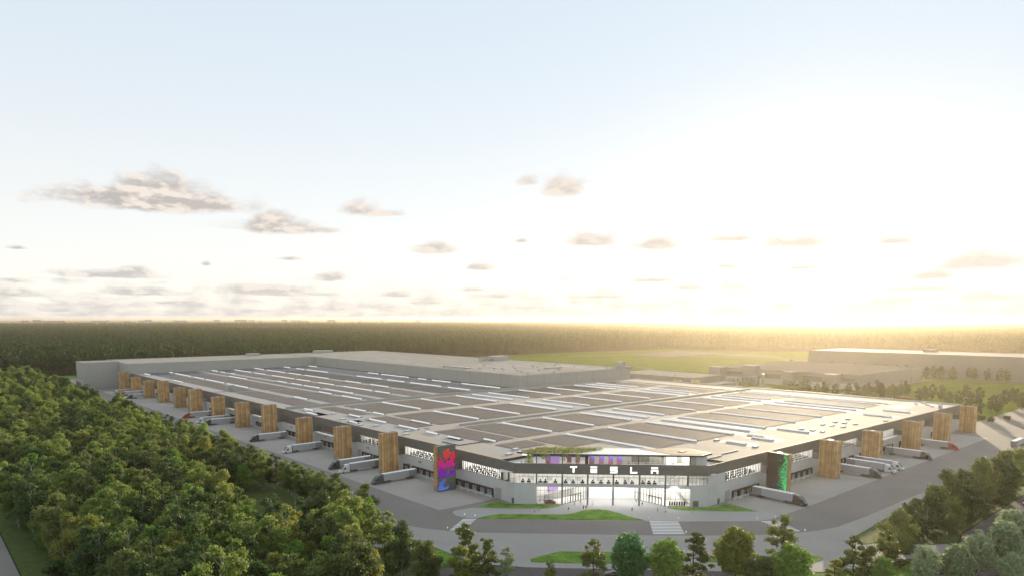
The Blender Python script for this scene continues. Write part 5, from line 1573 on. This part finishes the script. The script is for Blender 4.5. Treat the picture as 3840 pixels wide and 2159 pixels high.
def tree_kind(kind, seed):
    rs = np.random.RandomState(seed); rnd = random.Random(seed)
    cl = []; br = []
    if kind == 'birch':
        h = 20
        for i in range(30):
            t = rnd.uniform(.26, .95) if i else .96
            env = 5.4 * math.sin(math.pi * min(1, (t - .18) / .86)) ** .75
            a = i * 2.4 + rnd.uniform(-.4, .4); q = env * rnd.uniform(.35, 1.0)
            r = rnd.uniform(1.3, 2.5) * (.7 if t > .85 else 1)
            cl.append((q * math.cos(a), q * math.sin(a), h * t - r * .2, r, .75))
            if i % 2: br.append((max(3, h * (t - .14)), q * math.cos(a) * .8, q * math.sin(a) * .8, h * t - .3))
        lm = lambda m: leaf_mesh('crown', cl, 7600, .34, m, rs, hollow=.12, flat=1.0)
        tm, on = trunk_mesh('trunk', h * .95, .24, 'bark', rnd, .55, br)
    elif kind == 'airy':
        h = 17
        for i in range(46):
            t = rnd.uniform(.16, 1.0) if i else .98
            env = 4.6 * (1.06 - t) ** .6 + .2
            a = rnd.uniform(0, 6.28); q = env * rnd.uniform(.4, 1.0)
            r = rnd.uniform(.75, 1.5) * (.7 if t > .8 else 1)
            cl.append((q * math.cos(a), q * math.sin(a), h * t - r * .4, r, .6))
            br.append((max(2, h * (t - .06)), q * math.cos(a) * .9, q * math.sin(a) * .9, h * t - .4))
        lm = lambda m: leaf_mesh('crown', cl, 5200, .3, m, rs, hollow=.2, flat=1.0)
        tm, on = trunk_mesh('trunk', h * .98, .2, 'bark_dark', rnd, .22, br)
    elif kind == 'belt':
        h = 20
        for i in range(44):
            t = rnd.uniform(.12, .97) if i else .97
            env = 5.4 * math.sin(math.pi * min(1, (t + .16) / 1.18)) ** .7
            a = i * 2.4 + rnd.uniform(-.4, .4); q = env * rnd.uniform(.3, 1.0)
            cl.append((q * math.cos(a), q * math.sin(a), h * t, rnd.uniform(1.3, 2.5) * (.7 if t > .85 else 1), .75))
            if i % 2: br.append((max(1.5, h * (t - .12)), q * math.cos(a) * .85, q * math.sin(a) * .85, h * t - .3))
        lm = lambda m: leaf_mesh('crown', cl, 8200, .35, m, rs, hollow=.12, flat=1.0)
        tm, on = trunk_mesh('trunk', h * .95, .26, 'bark', rnd, .4, br)
    elif kind == 'round':
        h = 15
        for i in range(54):
            u = 1 - 2 * (i + .5) / 54; a = i * 2.39996
            s = math.sqrt(1 - u * u)
            k = rnd.uniform(.68, 1.0)
            cl.append((3.7 * s * k * math.cos(a) * (1.12 if u < 0 else .95), 3.7 * s * k * math.sin(a) * (1.12 if u < 0 else .95), 8.3 + 5.6 * u * k, rnd.uniform(.8, 1.5), .9))
        cl.append((0, 0, 8.3, 3.0, 1.6))
        for i in range(6): br.append((3.5, 2.4 * math.cos(i), 2.4 * math.sin(i), 8))
        lm = lambda m: leaf_mesh('crown', cl, 3600, .44, m, rs, hollow=.72, flat=.5)
        tm, on = trunk_mesh('trunk', 9, .26, 'bark_dark', rnd, .1, br)
    elif kind == 'oval':
        h = 15
        for i in range(34):
            t = rnd.uniform(.2, .93); env = 4.1 * math.sin(math.pi * min(1, (t + .12) / 1.12)) ** .6
            a = i * 2.4; q = env * rnd.uniform(.3, .95)
            cl.append((q * math.cos(a), q * math.sin(a), h * t, rnd.uniform(1.0, 1.7), .85))
        for i in range(5): br.append((3, 2 * math.cos(i * 1.3), 2 * math.sin(i * 1.3), 7))
        lm = lambda m: leaf_mesh('crown', cl, 2200, .46, m, rs, hollow=.6)
        tm, on = trunk_mesh('trunk', 9, .22, 'bark_dark', rnd, .15, br)
    elif kind == 'shrub':
        h = 5
        for i in range(16):
            a = i * 2.4; q = 2.0 * rnd.uniform(.2, 1)
            cl.append((q * math.cos(a), q * math.sin(a), rnd.uniform(.8, 3.9) * (1 - .1 * q), rnd.uniform(.6, 1.1), .8))
        for i in range(5): br.append((.4, 1.3 * math.cos(i * 1.3), 1.3 * math.sin(i * 1.3), 2.5))
        lm = lambda m: leaf_mesh('crown', cl, 1300, .3, m, rs, hollow=.4)
        tm, on = trunk_mesh('trunk', 3, .12, 'bark_dark', rnd, .15, br)
    else:                                   # forest tree seen from far off
        h = 24
        for i in range(15):
            t = rnd.uniform(.32, .97) if i else .98; env = 4.3 * (1.12 - t) ** .55 * (1 if t > .45 else .8)
            a = i * 2.4; q = env * rnd.uniform(.2, .9)
            cl.append((q * math.cos(a), q * math.sin(a), h * t, rnd.uniform(1.2, 2.1) * (.75 if t > .85 else 1), 1.1))
        lm = lambda m: leaf_mesh('crown', cl, 420, 1.0, m, rs, hollow=.6)
        tm, on = trunk_mesh('trunk', h * .8, .2, 'bark_dark', rnd, .1)
    return h, lm, tm


NAMES = dict(belt='birch_tree', birch='birch_tree', airy='pine_tree', round='round_tree', oval='leafy_tree', shrub='shrub', far='forest_tree')
_kinds = {}


def get_kind(kind, m, var):
    key = (kind, m, var)
    if key not in _kinds:
        h, lm, tm = tree_kind(kind, 100 * var + sum(map(ord, kind)))
        _kinds[key] = (h, lm(m), tm)
    return _kinds[key]


def tree(kind, m, var, x, y, h, label, group, wide=1.0, rz=None, cat='tree'):
    H, cm, tm = get_kind(kind, m, var)
    t = thing(NAMES[kind], label, cat, (x, y, -.05), RND.uniform(0, 6.28) if rz is None else rz, group)
    s = h / H; t.scale = (s * wide, s * wide, s)
    link('crown', cm, t); link('trunk', tm, t)
    return t


def build_trees():
    # ---- the row of trees nearest the viewer, each its own
    E = [('airy', 'leaf_olive', 0, 113.1, 148.5, 17, 'dark airy pine rising in front of the zebra crossing nearest the birch wood'),
         ('birch', 'leaf_yellow', 2, 107.3, 142.8, 14, 'yellow-green broad tree in front of the dark airy pine at the wood corner'),
         ('airy', 'leaf_olive', 1, 114.0, 140.9, 15, 'slim airy pine just beside the yellow-green broad tree at the wood corner'),
         ('airy', 'leaf_silver', 2, 117.1, 135.8, 13, 'pale airy pine at the very tip of the wood by the pavement'),
         ('belt', 'leaf_olive', 1, 104.8, 154.1, 13, 'brownish olive birch at the wood corner below the verge'),
         ('airy', 'leaf_yellow', 1, 127.8, 129.9, 8, 'small thin yellowish sapling beside the dark street below the first lawn island'),
         ('airy', 'leaf_olive', 2, 137.2, 123.2, 14, 'dark slender pine standing in front of the first lawn island'),
         ('round', 'leaf_emerald', 0, 145.7, 117.7, 16, 'emerald green dense tree in front of the end of the first lawn island'),
         ('round', 'leaf_bright', 1, 152.1, 109.9, 15, 'bright green egg-shaped tree next to the emerald green one'),
         ('airy', 'leaf_olive', 0, 157.8, 104.7, 16, 'airy pine between the bright egg-shaped tree and the tallest round tree'),
         ('round', 'leaf_yellow', 2, 167.4, 98.2, 18, 'tallest round yellow-green tree in front of the second lawn island'),
         ('round', 'leaf_dark', 0, 165.3, 89.6, 12, 'dark bluish round tree beneath the tallest round yellow-green tree'),
         ('shrub', 'leaf_yellow', 0, 152.2, 100.3, 8, 'pale yellow shrub top at the bottom edge beneath the airy pine'),
         ('shrub', 'leaf_bright', 1, 159.2, 91.6, 8, 'light green shrub top at the bottom edge beside the dark bluish round tree'),
         ('shrub', 'leaf_dark', 0, 130.1, 123.5, 6, 'low dark shrub beside the street near the dark slender pine'),
         ('airy', 'leaf_olive', 2, 185.9, 94.7, 18, 'tall airy pine in front of the zebra crossing by the black docked truck'),
         ('round', 'leaf_bright', 2, 170.1, 83.6, 16, 'bright green round tree in front of the tall airy pine'),
         ('airy', 'leaf_yellow', 0, 182.1, 77.5, 10, 'small yellowish pine on the street corner'),
         ('airy', 'leaf_olive', 1, 189.9, 75.9, 15, 'thin olive pine with a curved trunk on the street corner'),
         ('belt', 'leaf_olive', 0, 193.7, 73.4, 12, 'bushy olive tree beside the thin pine with the curved trunk'),
         ('belt', 'leaf_bright', 1, 190.2, 68.7, 11, 'green bushy low tree in front of the bushy olive tree'),
         ('belt', 'leaf_olive', 2, 215.5, 74.6, 18, 'big leaning olive birch at the lawn tip with its pale trunk foot showing'),
         ('belt', 'leaf_dark', 1, 239.0, 79.5, 15, 'dark leafy birch second in the belt behind the big leaning birch'),
         ('belt', 'leaf_dark', 2, 250.6, 77.6, 16.5, 'dark leafy birch third in the belt along the yard road'),
         ('belt', 'leaf_olive', 0, 268.0, 78.4, 21, 'tallest olive birch of the belt along the yard road with a bare lower trunk'),
         ('belt', 'leaf_dark', 1, 277.5, 76.0, 20.5, 'dark birch just beyond the tallest birch of the belt'),
         ('belt', 'leaf_olive', 2, 300.3, 76.8, 22, 'olive birch towering near the far end of the belt along the yard road'),
         ('belt', 'leaf_dark', 0, 311.9, 74.6, 20, 'dark birch last but one at the far end of the belt'),
         ('belt', 'leaf_olive', 1, 330.5, 76.0, 21, 'olive birch at the picture edge end of the belt'),
         ('belt', 'leaf_olive', 1, 291.9, 75.8, 13, 'low bushy olive birch between taller ones in the belt'),
         ('belt', 'leaf_dark', 2, 259.0, 84.5, 12, 'low dark birch tucked under the tallest birch of the belt'),
         ('round', 'leaf_silver', 0, 205.0, 63.5, 13, 'broad silvery round tree by the street in front of the leaning birch'),
         ('round', 'leaf_silver', 1, 210.5, 57.4, 14, 'silvery green egg-shaped tree next to the broad silvery one'),
         ('round', 'leaf_silver', 2, 223.2, 56.3, 15, 'silvery round tree on a bare trunk standing in the street verge'),
         ('round', 'leaf_silver', 0, 233.5, 52.6, 17, 'tall silvery round tree near the picture edge beyond the bare trunk one'),
         ('round', 'leaf_silver', 1, 250.3, 55.0, 17, 'farthest silvery round tree by the street'),
         ('round', 'leaf_silver', 2, 218.8, 47.1, 12, 'silvery round tree cut off at the picture corner'),
         ('belt', 'leaf_yellow', 0, 86.9, 162.0, 12, 'bright yellow-green broad low tree at the bottom edge of the wood'),
         ('belt', 'leaf_bright', 1, 57.4, 179.8, 13, 'bright green broad tree at the bottom edge of the wood, far from the street'),
         ('belt', 'leaf_bright', 2, 78.7, 167.5, 10, 'low bright green tree beside the yellow-green broad low tree'),
         ('belt', 'leaf_dark', 0, 73.6, 192.6, 17, 'full dark green tree behind the low bright green tree'),
         ('birch', 'leaf_yellow', 1, 80.0, 190.0, 20, 'tall yellow-green birch with a long pale trunk by the wood path'),
         ('birch', 'leaf_birch', 2, 100.0, 191.0, 21, 'tallest birch of the wood corner with a winding pale trunk'),
         ('oval', 'leaf_dark', 0, 101.6, 213.0, 17, 'dark leafy tree on a bare stem by the wood path'),
         ('airy', 'leaf_birch', 1, 106.7, 190.3, 16, 'slim light green tree beside the tallest winding birch'),
         ('airy', 'leaf_birch', 2, 103.8, 175.8, 17, 'slim light green tree at the pavement corner of the wood'),
         ('belt', 'leaf_dark', 1, 101.3, 163.1, 17, 'dark olive birch at the wood corner near the pavement'),
         ('birch', 'leaf_olive', 2, 101.4, 152.9, 14, 'brownish birch at the lower wood corner'),
         ('birch', 'leaf_birch', 0, 58.2, 182.5, 12.5, 'light birch low in the wood near its bottom edge'),
         ('shrub', 'leaf_dark', 1, 27.0, 311.0, 6, 'low dark bush on the grass by the side road, farther one'),
         ('shrub', 'leaf_dark', 0, 29.5, 262.0, 8, 'large dark bush on the grass by the side road'),
         ('shrub', 'leaf_dark', 1, 28.3, 224.0, 8, 'dark bush by the side road at the bottom edge')]
    for i, (x, y, h) in enumerate(((232, 78, 12), (246, 84, 11), (262, 74.5, 14), (272, 84, 13), (284, 77, 15), (286, 85, 12), (296, 83, 14), (306, 80, 16), (318, 82, 15), (322, 75, 18), (340, 80, 18), (352, 77, 19), (226, 81, 9))):
        E.append(('belt', ('leaf_dark', 'leaf_olive', 'leaf_birch')[i % 3], i % 3, x, y, h, 'bushy birch filling the dense belt along the yard road'))
    placed = []
    for k, m, v, x, y, h, lab in E:
        tree(k, m, v, x, y, h, lab, 'bushy birches of the belt along the yard road' if 'filling' in lab else None, wide=.98 if m == 'leaf_silver' else {'round': 1.12, 'airy': 1.25}.get(k, 1.0), cat='shrub' if k == 'shrub' else 'tree')
        placed.append((x, y))
    # ---- the birch wood
    path = [(84, 300), (91, 275), (95, 254), (101, 230), (106, 210), (114, 190)]
    def near_path(x, y):
        for a, c in zip(path[:-1], path[1:]):
            a, c = Vector(a), Vector(c); p = Vector((x, y)); d = c - a
            t = max(0, min(1, (p - a).dot(d) / d.length_squared))
            if (p - a - d * t).length < 5: return True
        return False
    r = random.Random(77)
    lab_b = [('leaf_birch', 'pale-stemmed light green birch standing among many alike in the wood by the yard'),
             ('leaf_olive', 'olive toned birch standing among many alike in the wood by the yard'),
             ('leaf_dark', 'dark green birch standing among many alike in the wood by the yard')]
    cand = []
    for _ in range(14000):
        y = 150 + (r.random() ** 1.3) * 400; x = r.uniform(24 + max(0, 330 - y) * .07, 119)
        cand.append((x, y))
    n = n2 = 0
    for x, y in cand:
        if near_path(x, y): continue
        if 87 < x < 115 and 228 < y < 291: continue
        if 97 < x and 414 < y < 450: continue
        if x > 104 and y > 470: continue
        if y < 200 and x + (200 - y) * .3 > 100: continue
        low = .72 if (x > 66 and 196 < y < 240) else 1
        gap = 6.1 + max(0, y - 250) * .010
        if any((x - a) ** 2 + (y - c) ** 2 < gap * gap for a, c in placed): continue
        if r.random() < .3:
            if n2 >= 150: continue
            n2 += 1; placed.append((x, y))
            m, lab = [('leaf_bright', 'bright green leafy tree standing among birches in the wood by the yard'), ('leaf_dark', 'full dark leafy tree standing among birches in the wood by the yard'),
                      ('leaf_yellow', 'yellow-green leafy tree standing among birches in the wood by the yard')][r.choices((0, 1, 2), (3, 3, 4))[0]]
            t = tree('belt', m, r.randrange(2), x, y, r.uniform(11, 19) * low, lab, 'leafy trees of the wood by the yard'); t.name = 'leafy_tree'
            continue
        if n >= 298: continue
        placed.append((x, y)); n += 1
        m, lab = lab_b[r.choices((0, 1, 2), (6, 3, 3))[0]]
        tree('birch', m, r.randrange(4), x, y, r.uniform(14.5, 22.5) * (.85 if x > 108 else 1) * low, lab, 'birches of the wood by the yard')
    # ---- the far end of the same wood
    n3 = 0
    for _ in range(6000):
        y = 430 + r.random() * 540; x = r.uniform(max(36, .078 * y), 112 if y < 560 else 108)
        if n3 >= 290: break
        if 97 < x and y < 450: continue
        gap = 7.2 + (y - 430) * .006
        if any((x - a) ** 2 + (y - c) ** 2 < gap * gap for a, c in placed): continue
        placed.append((x, y)); n3 += 1
        m, lab = [('leaf_birch', 'light green broadleaf tree in the far end of the wood by the yard'), ('leaf_dark', 'dark green broadleaf tree in the far end of the wood by the yard')][r.choices((0, 1), (3, 2))[0]]
        t = tree('oval' if r.random() < .4 else 'belt', m, r.randrange(3), x, y, r.uniform(16, 23), lab, 'broadleaf trees at the far end of the wood'); t.name = 'broadleaf_tree'
    # ---- dark round trees along the yard edge
    yard = [(113, 920), (110, 835), (108, 776), (106, 731), (111, 721), (101, 650), (106, 667), (117, 703), (111, 642), (116, 643), (109, 595), (115, 573), (116, 564), (109, 524), (109, 517), (112, 507),
            (108, 484), (116, 507), (117, 502), (122, 502), (120, 480), (117, 464), (110, 458), (112, 423), (121, 432), (122, 425), (117, 400), (111, 369), (117, 371), (116, 357), (118, 335),
            (117.4, 270.3), (118.6, 247.6), (120.6, 240.4), (116.7, 288.8), (118, 318), (114, 300), (117, 259), (117, 226), (118.5, 214), (119, 280), (113, 236)]
    for i, (x, y) in enumerate(yard):
        if y > 350: tree('oval', 'leaf_dark', i % 3, x, y, r.uniform(13, 15.5), 'dark round-crowned tree in the clumps along the edge of the yard road', 'dark trees along the yard road')
        else: tree('birch', 'leaf_dark' if i % 3 else 'leaf_olive', i % 3, x, y, r.uniform(14, 16), 'dark birch on the strip between the wood and the yard road', 'dark trees along the yard road')
    # ---- trees beyond the solar roof
    row = [(636, 324), (638, 315), (666, 325), (654, 315), (631, 296), (656, 300), (653, 289), (658, 279), (640, 264), (655, 263), (682, 270), (693, 267), (667, 253), (673, 247), (658, 237), (690, 245), (708, 247), (654, 218),
           (682, 222), (699, 222), (688, 211), (656, 195), (662, 190), (719, 201), (644, 177), (698, 185), (603, 160), (645, 162), (636, 156), (691, 165), (724, 168), (704, 159), (675, 149)]
    for i, (x, y) in enumerate(row):
        tree('oval', 'leaf_far', i % 3, x, y, r.uniform(14, 16.5), 'dark bushy tree in the loose row between the solar roof and the far lawn', 'trees beyond the solar roof', wide=.85)
    for i, (x, y) in enumerate([(587, 153), (583, 146), (598, 140)]):
        tree('shrub', 'leaf_far', i % 2, x, y, 4.5, 'small bush on the grass beyond the last timber tower', 'bushes beyond the last tower', cat='shrub')
    for i, (x, y) in enumerate([(932, 304), (951, 302), (955, 295), (920, 271), (958, 284), (957, 266), (955, 261), (956, 247), (953, 234), (956, 228)]):
        tree('oval', 'leaf_far', i % 3, x, y, 16.5, 'bushy tree standing in front of the very long grey hall', 'trees by the very long hall', wide=.85)
    for i, (x, y) in enumerate([(946, 423), (945, 395), (941, 366), (940, 354), (944, 343), (950, 334), (935, 441), (942, 424), (947, 483)]):
        tree('oval', 'leaf_far', i % 3, x, y, 16, 'tree whose top shows over the roof of the far warehouse', 'trees behind the far warehouse', wide=.85)


build_trees()


# ------------------------------------------------------------------ the forest
EDGE = [(-12, 1900), (8, 1830), (12.6, 1815), (21.6, 1740), (28, 1700), (35.5, 1710), (41, 1640), (49.4, 1395), (54, 1370), (58, 1340), (62, 1180), (70, 1115), (78, 1090), (82, 1075), (86, 1085), (95, 1180), (104, 1260)]


def edge_r(a):
    for (a0, r0), (a1, r1) in zip(EDGE[:-1], EDGE[1:]):
        if a0 <= a <= a1: return r0 + (r1 - r0) * (a - a0) / (a1 - a0)
    return 1900


def build_forest():
    r = random.Random(31)
    # edge trees as single trees
    pts = []
    a = 86.0
    cand = []
    while a > 10.5:
        for k in range(3):
            aa = a + r.uniform(-.15, .15); rr = edge_r(aa) + k * 9 + r.uniform(-4, 4)
            cand.append((aa, rr, k))
        a -= 8.0 / edge_r(a) * 57.3 * (.9 if a > 58 else 2.6)
    cand = sorted(cand, key=lambda c: (c[1]))[:296]
    for i, (aa, rr, k) in enumerate(cand):
        x, y = rr * math.cos(rad(aa)), rr * math.sin(rad(aa))
        tree('far', 'leaf_far', i % 3, x, y, r.uniform(21, 27), 'tall dark tree in the front rows of the far forest', 'front rows of the far forest', wide=r.uniform(.95, 1.25))
    # everything behind them as one mass of instances
    P = []; S = []
    def fill(r0, r1, gap, sc, lo=8.5, hi=90.5):
        rr = r0
        while rr < r1:
            da = gap / rr * 57.3
            aa = lo + r.random() * da
            while aa < hi:
                a2 = aa + r.uniform(-.45, .45) * da; q = rr + r.uniform(-.5, .5) * gap
                if q > edge_r(a2) + 24:
                    n = mnoise.noise(Vector((q * math.cos(rad(a2)) * .0016, q * math.sin(rad(a2)) * .0016, 2)))
                    if not (q > 1900 and n > .33):
                        P.append((q * math.cos(rad(a2)), q * math.sin(rad(a2)), 0)); S.append(sc * r.uniform(.68, 1.28))
                aa += da
            rr += gap
    fill(1080, 1900, 10.8, 1.05); fill(1900, 3000, 14.5, 1.12); fill(3000, 5200, 21, 1.15); fill(5200, 8500, 42, 1.2)
    me = bpy.data.meshes.new('forest'); me.from_pydata(P, [], [])
    at = me.attributes.new('tree_size', 'FLOAT', 'POINT'); at.data.foreach_set('value', S)
    o = link('forest', me); tag(o, 'dense dark forest spreading to the horizon behind the factory', 'forest', kind='stuff')
    pc = bpy.data.collections.new('forest_sources')
    for v in range(4):
        H, cm, tm = get_kind('far', 'leaf_far', v)
        po = bpy.data.objects.new('forest_source', cm.copy()); 
        # crown and stem in one mesh for the mass
        bm = bmesh.new(); bm.from_mesh(cm); nf = len(bm.faces); bm.from_mesh(tm); bm.faces.ensure_lookup_table()
        for f in bm.faces[nf:]: f.material_index = 1
        bm.to_mesh(po.data); bm.free(); po.data.materials.append(M_['bark_dark'])
        pc.objects.link(po)
    ng = bpy.data.node_groups.new('forest', 'GeometryNodeTree')
    ng.interface.new_socket('Geometry', in_out='INPUT', socket_type='NodeSocketGeometry')
    ng.interface.new_socket('Geometry', in_out='OUTPUT', socket_type='NodeSocketGeometry')
    N = ng.nodes.new; L = ng.links.new
    gi = N('NodeGroupInput'); go = N('NodeGroupOutput'); ip = N('GeometryNodeInstanceOnPoints')
    ci = N('GeometryNodeCollectionInfo'); ci.inputs['Collection'].default_value = pc
    ci.inputs['Separate Children'].default_value = True; ci.inputs['Reset Children'].default_value = True
    rv = N('FunctionNodeRandomValue'); rv.data_type = 'FLOAT_VECTOR'
    rv.inputs[0].default_value = (-.06, -.06, 0); rv.inputs[1].default_value = (.06, .06, 6.28)
    na = N('GeometryNodeInputNamedAttribute'); na.data_type = 'FLOAT'; na.inputs['Name'].default_value = 'tree_size'
    L(gi.outputs[0], ip.inputs['Points']); L(ci.outputs[0], ip.inputs['Instance']); ip.inputs['Pick Instance'].default_value = True
    L(rv.outputs[0], ip.inputs['Rotation']); L(na.outputs[0], ip.inputs['Scale']); L(ip.outputs[0], go.inputs[0])
    md = o.modifiers.new('forest', 'NODES'); md.node_group = ng


build_forest()


# ------------------------------------------------------------------ the air
def build_haze():
    b = MB(); b.box((-33500, -33500, -1.0), (33500, 33500, 79.0))
    o = b.build('haze', M_['tyre']); o.data.materials.clear()
    m = bpy.data.materials.new('haze'); m.use_nodes = True
    nt = m.node_tree; nt.nodes.clear()
    out = nt.nodes.new('ShaderNodeOutputMaterial'); v = nt.nodes.new('ShaderNodeVolumePrincipled')
    v.inputs['Color'].default_value = (1.0, .87, .68, 1)
    v.inputs['Density'].default_value = HAZE
    v.inputs['Anisotropy'].default_value = HAZE_G
    nt.links.new(v.outputs[0], out.inputs['Volume'])
    o.data.materials.append(m); o['kind'] = 'stuff'
    o.display_type = 'WIRE'


HAZE, HAZE_G = .00005, .74
build_haze()
